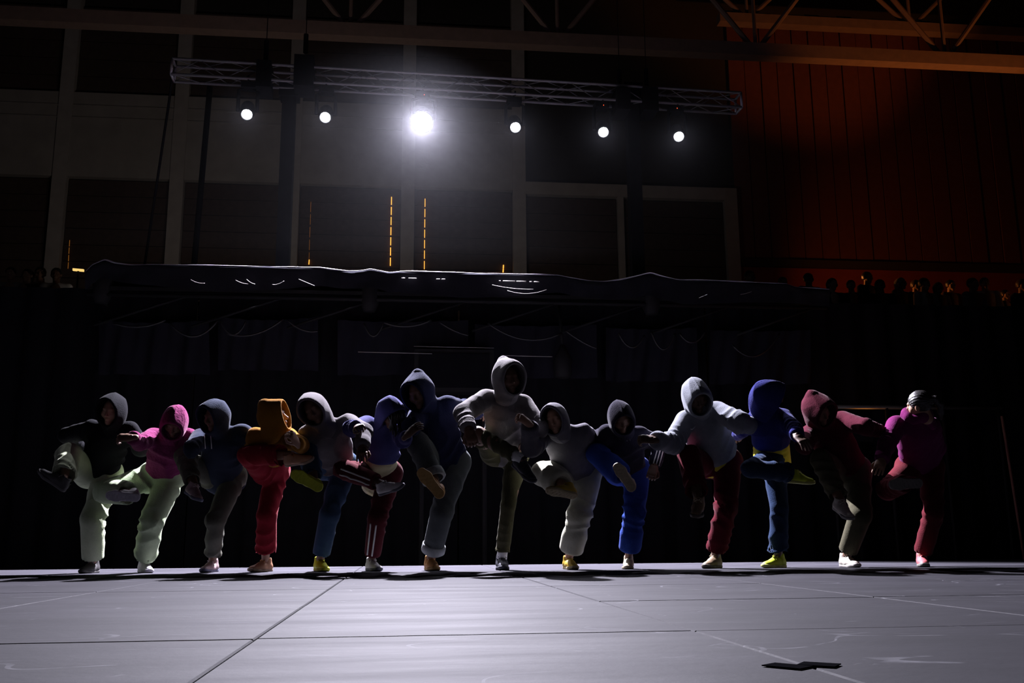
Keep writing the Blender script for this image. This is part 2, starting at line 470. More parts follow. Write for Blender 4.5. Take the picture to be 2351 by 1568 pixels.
# thin dark pole and slack cable left of the first lamp
a, b = onY(482, 200, YT+.5), onY(462, 425, YT+.5)
b2 = a + (b-a)*((a[2]+1)/(a[2]-b[2]))
tag(MB().tube([a, b2], .036, 10).make('stay_pole', BLKM, None, True), 'thin slanting dark pole beside the first lamp', 'pole')
a, b = onY(388, 235, YT+.5), onY(358, 415, YT+.5); b2 = a + (b-a)*((a[2]+1)/(a[2]-b[2]))
a2 = onY(396, 172, YT+.2)
tag(MB().tube([a2, a, (a+b2)/2+np.array([.05, 0, 0]), b2], .016, 6).make('hanging_cable', BLKM, None, True), 'thin slanting cable from the truss end to the floor', 'cable')

# ------------------------------------------------------------------ stage lights
LENS = emis('lens_glow', (.90, .92, 1.0), 28.0); LENSK = emis('lens_glow_key', (.93, .94, 1.0), 160.0)
LED = emis('red_led', (1, .10, .03), 1.5)
ring_m = mat('lamp_ring', (.03, .03, .032), .4, .4)
def stage_light(px, py, aim, energy, R, lens_m, label, size, led=None, color=(.87, .84, 1.0)):
    c = onY(px, py, tl[1]+.12+(onY(px, py, YT)[0]-tl[0])*(tx[1]/tx[0])-.10)
    aim = np.asarray(aim, float); f = nrm(aim-c)
    s = float(np.dot(c-tl, tx)); top = tp(s, .5, 0)
    g = empty('stage_light', top, label, 'stage light', 'stage lights on the truss')
    K = .82
    MB().obox(top-UP*.07*K, tx*.11*K, ty*.09*K, UP*.045*K).make('base', BLKM, g)
    MB().tube([top-UP*.02+ty*.10, top+UP*.03+ty*.105, top+UP*.03-ty*.105, top-UP*.02-ty*.10], .013, 8).make('clamp', BLKM, g, True)
    piv = c - f*.10*K
    hr_ = max(.112*K, R)
    for sx in (-1, 1):
        q = piv + tx*sx*(hr_+.022)
        MB().tube([top-UP*.10*K+tx*sx*.07*K, np.array([q[0], q[1], top[2]-.15*K]), q], [.018, .021, .025], 8).make('yoke_arm', BLKM, g, True)
    hd = MB().tube([c-f*.36*K, c-f*.33*K, c-f*.22*K, c-f*.08*K, c-f*.0, c+f*.012], [.04, .078, hr_*.98, hr_, R+.018, R+.015], 20).make('lamp_head', BLKM, g, True)
    # rim and lens
    u = nrm(np.cross(f, UP)); w = np.cross(u, f); n = 28; V = []; F = []
    prof = [(R+.017, .0), (R+.017, .045), (R+.006, .045), (R+.004, .014)]
    for r_, z_ in prof:
        V += [c+f*z_+r_*(math.cos(2*PI2*k/n)*u+math.sin(2*PI2*k/n)*w) for k in range(n)]
    for j in range(3):
        F += [(j*n+k, j*n+(k+1) % n, (j+1)*n+(k+1) % n, (j+1)*n+k) for k in range(n)]
    MB().add(V, F).make('lens_ring', ring_m, hd, True)
    V = [c+f*.030]; F = []
    for j, (rr, zz) in enumerate(((.5, .027), (.86, .021), (1.0, .014))):
        V += [c+f*zz+rr*R*(math.cos(2*PI2*k/n)*u+math.sin(2*PI2*k/n)*w) for k in range(n)]
    F += [(0, 1+k, 1+(k+1) % n) for k in range(n)]
    for j in range(2): F += [(1+j*n+k, 1+(j+1)*n+k, 1+(j+1)*n+(k+1) % n, 1+j*n+(k+1) % n) for k in range(n)]
    MB().add(V, F).make('lens', lens_m, hd, True)
    if led:
        q = onY(*led, top[1]-.12); q = np.array([q[0], top[1]-.115, q[2]])
        MB().tube([q-np.array([0, .004, 0])-UP*.006, q+UP*.004], .0045, 6).make('status_led', LED, g)
    ld = bpy.data.lights.new('spot', 'SPOT'); ld.energy = energy; ld.color = color
    ld.spot_size = size; ld.spot_blend = .25; ld.shadow_soft_size = min(R*.8, .05)
    lo = bpy.data.objects.new('spot', ld); COL.objects.link(lo)
    p = c+f*.075
    lo.matrix_world = Matrix.Translation(Vector(p)) @ Vector([float(x) for x in f]).to_track_quat('-Z', 'Y').to_matrix().to_4x4()
    return g
PI2 = math.pi
R_ = math.radians
aims = [((567, 261), (-1.2, 5.5, 0)), ((747, 268), (-.8, 5.0, 0)), ((970, 278), (-.9, 5.6, 0)), ((1183, 291), (1.2, 5.0, 0)), ((1385, 302), (1.6, 5.0, 0)), ((1558, 312), (2.4, 5.5, 0))]
names = ['round stage light at the truss end by the thin pole', 'round stage light beside the wrapped tower', 'brightest stage light, glaring at the middle of the truss', 'stage light hung before the plaster pillar', 'stage light with red status dot beside the second tower', 'last stage light with red status dot at the bare truss end']
leds = [None, None, (974, 217), None, (1386, 241), (1555, 248)]
for i, ((px, py), aim) in enumerate(aims):
    k = i == 2
    stage_light(px, py, aim, KEY_W if k else SIDE_W, .125 if k else .061, LENSK if k else LENS, names[i], R_(112 if k else 80), leds[i])

# ------------------------------------------------------------------ rig behind the stage
DRAPE = mat('black_drape', (.008, .008, .010), .95, 0, 6, .3, .3, 20, 0, .02)
NAVYC = mat('grey_blue_cloth', (.015, .015, .021), .9, 0, 4, .3, .3, 16, 0, .02)
COVER = mat('cover_cloth', (.013, .013, .017), .9, 0, 8, .2, .3, 25, 0, .02)
CHROME = mat('bright_pipe', (.75, .72, .68), .25, 1.0)
YG = 11.1
top_line = [(196, 622), (212, 606), (240, 594), (262, 602), (300, 607), (350, 605.5), (480, 608), (620, 611), (735, 613), (760, 617), (800, 621), (832, 619.5), (850, 616), (866, 619), (895, 624), (922, 621), (1000, 623), (1140, 627), (1280, 630), (1305, 635), (1345, 642), (1385, 645), (1425, 641), (1460, 633), (1493, 625), (1520, 633), (1560, 641), (1630, 642), (1720, 646), (1806, 650), (1830, 658), (1870, 660), (1905, 663)]
TLp = np.array([onY(x, y, YG) for x, y in top_line])
rig = empty('scaffold_rig', (0, YG, -1), 'dark scaffold rig behind the stage with deck beams and posts', 'scaffold')
zdeck = onY(1000, 690, YG+.2)[2]
xs0, xs1 = TLp[0][0], TLp[-1][0]
for x in np.linspace(xs0+.1, xs1-.1, 9):
    for yy in (YG+.53,):
        MB().tube([(x, yy, -1), (x, yy, zdeck)], .024, 8).make('post', BLKM, rig, True)
for yy in (YG+.12, YG+.5):
    for z in (zdeck-.02,):
        MB().tube([(xs0, yy, z), (xs1, yy, z)], .026, 8).make('ledger', BLKM, rig, True)
MB().box((xs0, YG+.1, zdeck+.03), (xs1, YG+.52, zdeck+.07)).make('deck', BLKM, rig)
n9 = np.linspace(xs0+.1, xs1-.1, 9)
for a, b in zip(n9[:-1], n9[1:]):
    MB().tube([(a, YG+.12, zdeck-.38), (b, YG+.12, zdeck)], .016, 6).make('diagonal', BLKM, rig, True)
# cloth laid over the top of the rig, rolled over its front edge
def draped_cover():
    P = []
    for i in range(len(TLp)-1):
        for t in np.linspace(0, 1, 5, endpoint=False): P.append(TLp[i]*(1-t)+TLp[i+1]*t)
    P.append(TLp[-1]); P = np.array(P)
    k = np.array([.25, .5, .25])
    for _ in range(1): P[1:-1, 2] = P[:-2, 2]*.25+P[1:-1, 2]*.5+P[2:, 2]*.25
    prof = []                                           # (depth, drop) from the back edge over the roll and down
    prof += [(.62, -.20), (.45, -.12), (.30, -.07), (.15, -.025)]
    for a in np.linspace(90, 180, 7): prof.append((.03+.03*math.cos(R_(a)), -.03+.03*math.sin(R_(a))))
    prof += [(.01, -.07), (.03, -.13), (.04, -.19), (.05, -.25)]
    V = []; F = []; m_ = len(prof)
    for i, p in enumerate(P):
        for j, (dy, dz) in enumerate(prof):
            wob = .014*math.sin(p[0]*9+j)*min(1, max(0, (j-9)/3)) + .01*math.sin(p[0]*23)*(j > 10)
            low = dz*(1+.18*math.sin(p[0]*2.3)) if j > 11 else dz
            V.append((p[0], p[1]+dy+wob, p[2]+low))
    for i in range(len(P)-1):
        for j in range(m_-1): F.append((i*m_+j, i*m_+j+1, (i+1)*m_+j+1, (i+1)*m_+j))
    cv_ = MB().add(V, F).make('cover_cloth', COVER, None, True)
    E = [(p[0], p[1]+.012, p[2]-.004) for p in P]
    MB().tube(E, [.0065+.003*math.sin(p[0]*5.1)+.002*math.sin(p[0]*13) for p in P], 7).make('rim_light_strip', mat('rim_light_pale', (.30, .28, .33), .8), cv_, True)  # pale tube stands in for rim light along the cloth's top edge
    return tag(cv_, 'dark cloth thrown over the top edge of the scaffold rig, rim lit', 'cloth')
cover = draped_cover()
# what the cloth hangs over: hooded fixtures making the peaks
for px, py, lb in ((240, 600, 'covered fixture lifting the cloth at the rig corner'), (850, 622, 'rounded dark fixture under the cloth peak by the lit gaps'), (1493, 632, 'rounded dark fixture under the tallest cloth peak')):
    c = onY(px, py+8, YG+.17); g = empty('covered_fixture', (c[0], c[1], c[2]-.45), lb, 'fixture')
    MB().tube([c-UP*.45, c-UP*.35, c-UP*.12, c-UP*.02, c+UP*.01], [.07, .11, .11, .075, .02], 14).make('hooded_body', BLKM, g, True)
    MB().tube([c-UP*.42, c-UP*.42+np.array([0, .3, 0])], .02, 6).make('bracket', BLKM, g, True)
# pale rods along the rig; the shortest are modelled pipe glints
def pipe(px0, py0, px1, py1, r, Y, lb, name='handrail_pipe', mm=None, cat='pipe', grp=None):
    return MB().tube([onY(px0, py0, Y), onY(px1, py1, Y)], r, 8).make(name, mm or CHROME, rig, True)
# grey swags hung under the deck: each a cloth with a sagging upper edge
def swag(px0, px1, ytop, ybot, sag, Y, lb, seed):
    V = []; F = []; nx, nz = 36, 14
    for i in range(nx+1):
        u = i/nx
        for j in range(nz+1):
            v = j/nz
            yt = ytop + sag*(1-(2*u-1)**2); q = onY(px0+(px1-px0)*u, yt+(ybot-yt)*v, Y)
            q = q + np.array([0, .035*math.sin(u*19+seed)*(.3+v)+.02*math.sin(u*41+v*3+seed), 0]); V.append(q)
    for i in range(nx):
        for j in range(nz): F.append((i*(nz+1)+j, i*(nz+1)+j+1, (i+1)*(nz+1)+j+1, (i+1)*(nz+1)+j))
    return tag(MB().add(V, F).make('hanging_cloth', NAVYC, None, True), lb, 'cloth', 'hanging cloths on the rig')
swag(225, 480, 735, 860, 6, YG+.27, 'dim grey cloth hanging under the rig corner', 1)
swag(500, 730, 727, 850, 8, YG+.25, 'dim grey cloth with cable loops hanging beside the corner cloth', 2)
swag(775, 1075, 735, 862, 4, YG+.26, 'dim grey cloth hanging behind the thin wires', 3)
swag(1090, 1370, 745, 868, 4, YG+.25, 'dim grey cloth hanging behind the dark bottle-shaped fixture', 4)
swag(1390, 1600, 752, 876, 4, YG+.27, 'dim grey cloth hanging under the tallest peak', 5)
swag(1630, 1860, 757, 882, 4, YG+.25, 'dim grey cloth hanging at the open end of the rig', 6)
# main black backdrop below, in separate drops with folds
def drop(x0, x1, lb, seed, Y=YG+.42, z1=None):
    V = []; F = []; nx, nz = 60, 6; z1 = z1 or zdeck+.12
    for i in range(nx+1):
        x = x0+(x1-x0)*i/nx; f = .05*math.sin(x*17+seed)+.02*math.sin(x*39+seed*2)
        for j in range(nz+1): V.append((x, Y+f*(.5+.5*j/nz), z1+(-1.0-z1)*j/nz))
    for i in range(nx):
        for j in range(nz): F.append((i*(nz+1)+j, i*(nz+1)+j+1, (i+1)*(nz+1)+j+1, (i+1)*(nz+1)+j))
    return tag(MB().add(V, F).make('backdrop_curtain', DRAPE, None, True), lb, 'curtain', 'black backdrop drops')
xsd = np.linspace(-8.5, 9.8, 7)
CURT = ['black pleated curtain behind the dancer in the black hoodie', 'black pleated curtain behind the mustard hoodie dancer', 'black pleated curtain behind the loudspeaker box', 'black pleated curtain behind the cream joggers dancer',
        'black pleated curtain behind the royal blue hoodie dancer', 'black pleated curtain behind the ponytailed dancer and guard rail']
for k in range(6): drop(xsd[k]+.01, xsd[k+1]-.01, CURT[k], k)
# cables looping along the rig
CAB = mat('cable_rubber', (.012, .012, .014), .45)
def loop(p0, p1, sag, Y, r, lb, mm=CAB, name='cable_loop'):
    pts = []
    for t in np.linspace(0, 1, 15):
        pts.append(onY(p0[0]+(p1[0]-p0[0])*t, p0[1]+(p1[1]-p0[1])*t+sag*4*t*(1-t), Y))
    return MB().tube(pts, r, 6).make(name, mm, rig, True)
for k, (a, b, sg) in enumerate((((260, 742), (380, 735), 12), ((390, 742), (500, 736), 34), ((505, 735), (565, 738), 32), ((520, 766), (650, 733), 18), ((660, 735), (730, 760), 10), ((835, 742), (880, 742), 30), ((880, 740), (990, 735), 12), ((1010, 740), (1075, 770), 4), ((1120, 742), (1290, 765), 26), ((1300, 760), (1370, 800), 4), ((1420, 765), (1480, 770), 30), ((1495, 760), (1550, 765), 40), ((1560, 765), (1620, 760), 24), ((1680, 790), (1790, 765), 40))):
    loop(a, b, sg, YG+.05, .013, 'black rubber cable slung in a loop under the rig deck')
BRT = mat('pale_cable', (.30, .28, .26), .35)
for a, b, sg in (((438, 642), (470, 650), 3), ((541, 643), (570, 652), 2), ((566, 641), (585, 652), 2), ((625, 653), (652, 645), 3), ((686, 641), (722, 656), 0), ((1130, 654), (1225, 664), 3), ((1165, 667), (1255, 665), 8), ((1605, 684), (1624, 676), 0), ((1700, 676), (1726, 669), 1)):
    loop(a, b, sg, YG-.06, .0030, 'thin pale cable glinting below the cloth edge', BRT, 'pale_cable')
for k, (a, b) in enumerate(((922, 930), (938, 956), (1002, 1010), (1014, 1022), (1146, 1150), (1155, 1183), (1186, 1208), (1216, 1222), (1226, 1238))):  # pale pieces modelled in place of reflections on a chrome pipe
    y = 638.5 + (a-922)*.028
    pipe(a, y, b, y+(b-a)*.028, .0065, YG-.07, 'short pale piece in place of a glint on the rig pipe', 'pipe_glint', BRT, 'strip', 'glints modelled along the rig edge')
pipe(822, 808, 992, 812, .0045, YG-.1, 'thin pale tension wire stretched under the rig', 'tension_wire', BRT, 'wire')
pipe(1150, 816, 1268, 819, .0045, YG-.1, 'second thin pale wire running into the dark fixture', 'tension_wire', BRT, 'wire')
pipe(950, 795, 1134, 799, .004, YG-.05, 'faint upper edge wire of the black box', 'tension_wire', mat('dull_wire', (.2, .19, .18), .4), 'wire')
bxl, bxr = onY(952, 800, YG-.02), onY(1134, 900, YG-.02)
bx = empty('speaker_box', (bxl[0], YG, -1), 'black loudspeaker box hidden under the thin wires', 'loudspeaker')
MB().box((bxl[0], YG, bxr[2]), (bxr[0], YG+.22, bxl[2])).make('cabinet', BLKM, bx)
MB().box((bxl[0]+.05, YG-.02, bxr[2]+.05), (bxr[0]-.05, YG, bxl[2]-.05)).make('grille', DRAPE, bx)
for x in (bxl[0]+.1, bxr[0]-.1): MB().tube([(x, YG+.1, -1), (x, YG+.1, bxr[2]+.01)], .03, 8).make('leg', BLKM, bx)
c = onY(1292, 830, YG+.08)
fx_ = empty('hanging_fixture', c, 'dark bottle-shaped fixture hanging where the wire ends', 'fixture')
MB().tube([c-UP*.2, c-UP*.18, c+UP*.02, c+UP*.12, c+UP*.2], [.06, .10, .11, .06, .025], 14).make('lamp_can', BLKM, fx_, True)
MB().tube([c+UP*.2, np.array([c[0], c[1]+.2, zdeck])], .017, 6).make('hanger', BLKM, fx_, True)

# ------------------------------------------------------------------ spectator stand, walkway
STAND_Z, WALK_Z = 3.12, 3.05
sx0, sx1 = onY(1690, 700, 16.5)[0], 15.5
RAILM = mat('stand_dark', (.025, .02, .018), .7)
st = empty('spectator_stand', (sx0, 16.5, -1), 'dark raised spectator stand with rail and glass panels', 'stand')
MB().box((sx0, 16.35, STAND_Z-.25), (sx1, 19.2, STAND_Z)).make('platform', RAILM, st)
MB().box((sx0, 17.25, STAND_Z), (sx1, 19.2, STAND_Z+.32)).make('upper_step', RAILM, st)
MB().box((sx0, 18.02, STAND_Z+.32), (sx1, 19.2, STAND_Z+.5)).make('upper_step', RAILM, st)
MB().box((sx0, 16.5, -1), (sx1, 19.0, STAND_Z-.25)).make('base_block', BLKM, st)
zr = onY(2150, 716, 16.3)[2]
MB().box((sx0, 16.26, zr-.04), (sx1, 16.36, zr+.04)).make('top_rail', BLKM, st)
x = sx0; GL = mat('smoked_glass', (.02, .02, .02), .08, 0, 5, .1, 0, 1, 0, .8)
gm = None
while x < sx1-1.2:
    MB().box((x-.03, 16.27, STAND_Z-.2), (x+.03, 16.35, zr)).make('rail_post', BLKM, st)
    if gm is None:
        o = MB().box((0, 0, 0), (1.14, .012, zr-.1-STAND_Z+.15)).make('glass_panel', GL, st); gm = o.data
    else: o = link('glass_panel', gm, st)
    o.matrix_parent_inverse = Matrix.Translation(-st.location); o.location = (x+.05, 16.30, STAND_Z-.15); x += 1.24
wx0, wx1 = onY(-160, 660, 16.6)[0], onY(200, 660, 16.6)[0]
wk = empty('walkway', (wx0, 16.6, -1), 'dark raised walkway beside the rig corner', 'walkway')
MB().box((wx0, 16.5, WALK_Z-.2), (wx1, 18.2, WALK_Z)).make('platform', RAILM, wk)
MB().box((wx0, 16.6, -1), (wx1, 18.1, WALK_Z-.2)).make('base_block', BLKM, wk)
zw = onY(80, 676, 16.5)[2]
MB().box((wx0, 16.44, zw-.03), (wx1, 16.50, zw+.03)).make('top_rail', RAILM, wk)
for x in np.linspace(wx0+.05, wx1-.05, 4): MB().box((x-.025, 16.44, WALK_Z-.19), (x+.025, 16.50, zw)).make('rail_post', RAILM, wk)
g_ = onY(180, 620, 16.0)
wl = empty('walkway_lamp', g_, 'small warm lamp glowing at the walkway end', 'lamp')
MB().obox(g_, np.array([.085, 0, -.006]), np.array([0, .02, 0]), np.array([0, 0, .018])).make('lamp_tube', emis('small_warm', (1, .66, .2), 1.0), wl)
MB().tube([g_-UP*.015, np.array([g_[0], g_[1], WALK_Z-.9])], .015, 6).make('stem', BLKM, wl)
MB().box((g_[0]-.1, g_[1]-.1, WALK_Z-.95), (g_[0]+.1, g_[1]+.62, WALK_Z-.9)).make('bracket', BLKM, wl)

# low guard rail and leaning pole at the right of the stage, amber lamp behind the rig end
RP = mat('rail_tube', (.09, .08, .07), .5)
YR = 10.7
pa, pb = onY(1895, 934, YR), onY(2300, 936, YR)
gr = empty('guard_rail', (pa[0], YR, -1), 'low metal guard rail catching amber light beside the stage', 'rail')
MB().tube([pa, np.array([pb[0], YR, pa[2]])], .022, 10).make('top_tube', RP, gr, True)
for x in np.linspace(pa[0]+.05, pb[0]-.05, 4): MB().tube([(x, YR, -1), (x, YR, pa[2])], .02, 8).make('post', BLKM, gr, True)
p0, p1 = onY(2300, 955, 10.6), onY(2344, 1235, 10.6); p1 = p0+(p1-p0)*((p0[2]+1)/(p0[2]-p1[2]))
tag(MB().tube([p0, p1], .016, 8).make('leaning_pole', mat('dull_red_pole', (.28, .12, .09), .6), None, True), 'thin dull red pole leaning beside the stage end', 'pole')
def amber_flood(la, adir, label, energy, size, zf=-1.0):
    am = empty('amber_floodlight', (la[0], la[1], zf), label, 'floodlight')
    au = nrm(np.cross(adir, UP)); aw = np.cross(au, adir)
    MB().obox(la-adir*.06, au*.17, adir*.06, aw*.12).make('housing', BLKM, am)
    MB().obox(la+adir*.004, au*.15, adir*.006, aw*.10).make('lens', emis('amber_lens', (1, .33, .04), 8), am)
    MB().tube([la-adir*.1, np.array([la[0]-.05, la[1], zf+.04])], .025, 8).make('stand_pole', BLKM, am, True)
    MB().box((la[0]-.25, la[1]-.2, zf), (la[0]+.2, la[1]+.2, zf+.05)).make('stand_base', BLKM, am)
    ad = bpy.data.lights.new('amber', 'SPOT'); ad.energy = energy; ad.color = (1, .30, .06); ad.spot_size = size; ad.spot_blend = .6; ad.shadow_soft_size = .12
    ao = bpy.data.objects.new('amber', ad); COL.objects.link(ao)
    ao.matrix_world = Matrix.Translation(Vector(la+adir*.05)) @ Vector([float(x) for x in adir]).to_track_quat('-Z', 'Y').to_matrix().to_4x4()
amber_flood(onY(1735, 672, 20.6), nrm(np.array([.95, -.12, .12])), 'amber floodlight on a stand beside the end pillar, turned along the spectators', AMBER_W, R_(140))
amber_flood(np.array([13.9, 17.0, 5.0]), nrm(np.array([-.30, .48, 1.0])), 'amber floodlight on a stand turned up at the roof truss', AMBER_W*3.6, R_(54), STAND_Z)
sl = onY(1966, 984, 10.86)
amber_flood(sl, nrm(np.array([.12, -.45, 1.0])), 'small amber floodlight under the guard rail', 1.6, R_(120))

# unseen lamps added behind the rig to brighten the back wall
for k, (px, lb) in enumerate(((520, 'added unseen lamp behind the rig corner, turned to the back wall'), (860, 'added unseen lamp behind the rig, turned to the lit gaps'))):
    q = onY(px, 640, 15.4); q[2] = 3.6
    w = empty('added_wall_light', (q[0], q[1], -1), lb, 'added light')
    d = nrm(np.array([-.05, .72, .70])); u = nrm(np.cross(d, UP)); v = np.cross(u, d)
    MB().obox(q-d*.06, u*.13, d*.05, v*.09).make('housing', BLKM, w)
    MB().obox(q-d*.006, u*.11, d*.004, v*.07).make('lens', emis('added_wall_lens', (1, .86, .74), 2.0), w)
    MB().tube([q-d*.1, np.array([q[0], q[1]-.06, -.95])], .022, 8).make('stand_pole', BLKM, w, True)
    MB().box((q[0]-.3, q[1]-.35, -1), (q[0]+.3, q[1]+.25, -.95)).make('stand_base', BLKM, w)
    wd_ = bpy.data.lights.new('wall_fill', 'SPOT'); wd_.energy = WASH_W; wd_.color = (1, .86, .74); wd_.spot_size = R_(125); wd_.spot_blend = .6; wd_.shadow_soft_size = .1
    wo = bpy.data.objects.new('wall_fill', wd_); COL.objects.link(wo)
    wo.matrix_world = Matrix.Translation(Vector(q+d*.04)) @ Vector([float(x) for x in d]).to_track_quat('-Z', 'Y').to_matrix().to_4x4()

# ------------------------------------------------------------------ haze around the truss
if HAZE:
    mt = bpy.data.materials.new('stage_haze'); mt.use_nodes = True; nt = mt.node_tree
    nt.nodes.remove(nt.nodes['Principled BSDF'])
    vs = nt.nodes.new('ShaderNodeVolumeScatter'); vs.inputs['Density'].default_value = HAZE; vs.inputs['Anisotropy'].default_value = .68
    vs.inputs['Color'].default_value = (.9, .92, 1, 1)
    nt.links.new(vs.outputs[0], nt.nodes['Material Output'].inputs['Volume'])
    hz = MB().box((-9.5, 10.0, 3.3), (11, 19.6, 11.5)).make('haze', mt)
    tag(hz, 'thin stage haze hanging in the beams around the truss', 'haze', None, 'stuff')

# ------------------------------------------------------------------ canonical head, hands, shoe
X3 = np.eye(3)
def head_fn(p):
    d = ell(p, (0, -.01, .03), (.075, .092, .088), X3)
    d = smin(d, cap(p, (0, .025, -.025), (0, .052, -.082), .058, .030), .03)
    d = smin(d, cap(p, (-.04, .045, -.015), (.04, .045, -.015), .034, .034), .02)
    d = smin(d, cap(p, (-.036, .072, .034), (.036, .072, .034), .013, .013), .012)
    ax = np.abs(p[:, 0]); q = np.stack([ax, p[:, 1], p[:, 2]], 1)
    d = smax(d, -(np.linalg.norm(q-np.array([.032, .098, .014]), axis=1)-.017), .012)
    d = smin(d, np.linalg.norm(q-np.array([.032, .073, .012], np.float32), axis=1)-.0125, .004)
    d = smin(d, cap(p, (0, .080, .028), (0, .106, -.018), .008, .0125), .010)
    d = smin(d, cap(q, (.0, .094, -.022), (.013, .090, -.022), .009, .007), .006)
    d = smin(d, cap(q, (0, .086, -.046), (.020, .076, -.047), .007, .005), .006)
    d = smin(d, cap(q, (0, .083, -.057), (.018, .075, -.056), .008, .005), .005)
    d = smin(d, ell(q, (.078, -.008, .002), (.010, .020, .031), X3), .008)
    d = smin(d, cap(p, (0, -.02, -.05), (0, -.030, -.115), .050, .050), .02)
    return d
HEAD = mesh_sdf(head_fn, (-.11, -.13, -.24), (.11, .14, .14), .0062)
def hand_fn(curl):
    chains = []
    for x, L, sp in ((-.030, .058, -.10), (-.0105, .072, -.03), (.0105, .076, .03), (.031, .066, .10)):
        pt = np.array([x, .083, 0.0]); a = curl*0.55; ch = [pt]
        for k, fr in enumerate((.45, .32, .23)):
            pt = pt + L*fr*1.12*np.array([sp*math.cos(a), math.cos(a), -math.sin(a)]); ch.append(pt); a += curl*0.95
        chains.append(ch)
    th = [np.array(v) for v in ((.020, .022, -.008), (.046, .045, -.016), (.056, .072, -.022-curl*.012), (.052-curl*.02, .094, -.026-curl*.02))]
    def fn(p):
        d = cap(p, (0, -.03, 0), (0, .02, 0), .025, .030, (0, 0, 1), .72)
        d = smin(d, cap(p, (-.012, .02, 0), (-.014, .078, 0), .026, .027, (0, 0, 1), .52), .02)
        d = smin(d, cap(p, (.012, .02, 0), (.016, .078, 0), .026, .027, (0, 0, 1), .52), .02)
        for ch in chains:
            f = None
            for k in range(3):
                c = cap(p, ch[k], ch[k+1], (.0098, .0088, .0080)[k], (.0088, .0080, .0070)[k])
                f = c if f is None else np.minimum(f, c)
            d = smin(d, f, .004)
        f = cap(p, th[0], th[1], .015, .0115)
        for k in (1, 2): f = np.minimum(f, cap(p, th[k], th[k+1], (0, .0115, .010)[k], (0, .010, .0085)[k]))
        return smin(d, f, .008)
    return fn
HANDS = {c: mesh_sdf(hand_fn(v), (-.08, -.07, -.12), (.09, .20, .06), .0046) for c, v in (('relaxed', .42), ('grip', 1.15))}
def shoe_upper(p):
    d = cap(p, (0, -.038, -.048), (0, .05, -.045), .041, .043)
    d = smin(d, cap(p, (0, .05, -.048), (0, .150, -.062), .043, .036, (0, 0, 1), .9), .02)
    d = smin(d, cap(p, (0, -.022, -.03), (0, -.018, .012), .043, .041), .02)
    d = smin(d, cap(p, (0, .03, -.012), (0, .095, -.034), .020, .016), .015)
    d = smax(d, cap(p, (0, -.018, .012), (0, -.015, .06), .030, .034)*-1, .006)
    return smax(d, -.066-p[:, 2], .006)
def shoe_sole(p):
    x, y = p[:, 0], p[:, 1]
    q = np.stack([x, y, np.zeros_like(x)], 1)
    d = cap(q, (0, -.040, 0), (.002, .03, 0), .041, .036)
    d = smin(d, cap(q, (.002, .03, 0), (.004, .115, 0), .036, .050), .015)
    d = smin(d, cap(q, (.004, .115, 0), (0, .155, 0), .050, .041), .01)
    spring = .35*np.maximum(y-.12, 0)**1.3
    gro = .0035*(np.sin(y*190)*np.cos(x*90) > .25)*(d < -.009)
    dz = np.maximum(p[:, 2]-(-.060+spring), (-.086+spring+gro)-p[:, 2])
    return smax(d, dz, .008)
UPPER = mesh_sdf(shoe_upper, (-.07, -.10, -.09), (.07, .21, .07), .0065)
SOLE = mesh_sdf(shoe_sole, (-.07, -.10, -.10), (.07, .22, -.03), .0055)
def shoe_meshes():
    u = bpy.data.objects  # meshes are shared by every shoe
    def me(n, VF):
        o = build(n, VF[0], VF[1], None); d = o.data; bpy.data.objects.remove(o); return d
    lac = MB()
    for i in range(5):
        y = .035+i*.016; z = .010-i*.0095
        lac.tube([(-.026, y, z-.014), (-.010, y+.006, z+.001), (.012, y-.004, z+.001), (.026, y+.003, z-.014)], .0034, 5)
    lac.tube([(0, .03, .010), (.018, .026, .022), (.030, .034, .010), (.012, .034, .008)], .0028, 5)
    lac.tube([(0, .03, .010), (-.020, .026, .020), (-.032, .036, .006), (-.012, .034, .008)], .0028, 5)
    o = lac.make('laces', None, smooth=True); lm = o.data; bpy.data.objects.remove(o)
    return me('shoe', UPPER), me('sole', SOLE), lm
SH_U, SH_S, SH_L = shoe_meshes()
for _m in (SH_U, SH_S, SH_L): _m.materials.append(None)
def put_shoe(parent, ankle, toe, up, scale, mu, ms, ml, mirror=1):
    y = nrm(toe); z = nrm(up - y*np.dot(up, y)); x = np.cross(y, z)
    M = Matrix.Identity(4)
    for i in range(3): M[i][0], M[i][1], M[i][2], M[i][3] = x[i]*scale*mirror, y[i]*scale, z[i]*scale, ankle[i]
    o = bpy.data.objects.new('shoe', SH_U); COL.objects.link(o)
    o.parent = parent; o.matrix_parent_inverse = Matrix.Translation(-parent.location); o.matrix_basis = M
    ks = []
    for n, me, mm in (('sole', SH_S, ms), ('laces', SH_L, ml)):
        c = bpy.data.objects.new(n, me); COL.objects.link(c); c.parent = o
        ks.append((c, mm))
    for c, mm in [(o, mu)] + ks:
        c.material_slots[0].link = 'OBJECT'; c.material_slots[0].material = mm
    return o
def xf(VF, origin, x, y, z, s=1.0):
    V, F = VF
    M = np.stack([x, y, z], 0)*s
    flip = np.linalg.det(M) < 0
    return V @ M + origin, (F[:, ::-1] if flip else F)
def joinm(parts):
    Vs, Fs, o = [], [], 0
    for V, F in parts:
        Vs.append(V); Fs.append(F+o); o += len(V)
    return np.concatenate(Vs), np.concatenate(Fs)
def ik(hip, ank, L1, L2, pole):
    v = ank-hip; D = np.linalg.norm(v); t = v/D
    if D >= (L1+L2)*.995:
        return hip + v*(L1/(L1+L2))
    a = (L1*L1-L2*L2+D*D)/(2*D); hgt = math.sqrt(max(L1*L1-a*a, 0))
    n = nrm(pole - t*np.dot(pole, t))
    return hip + t*a + n*hgt

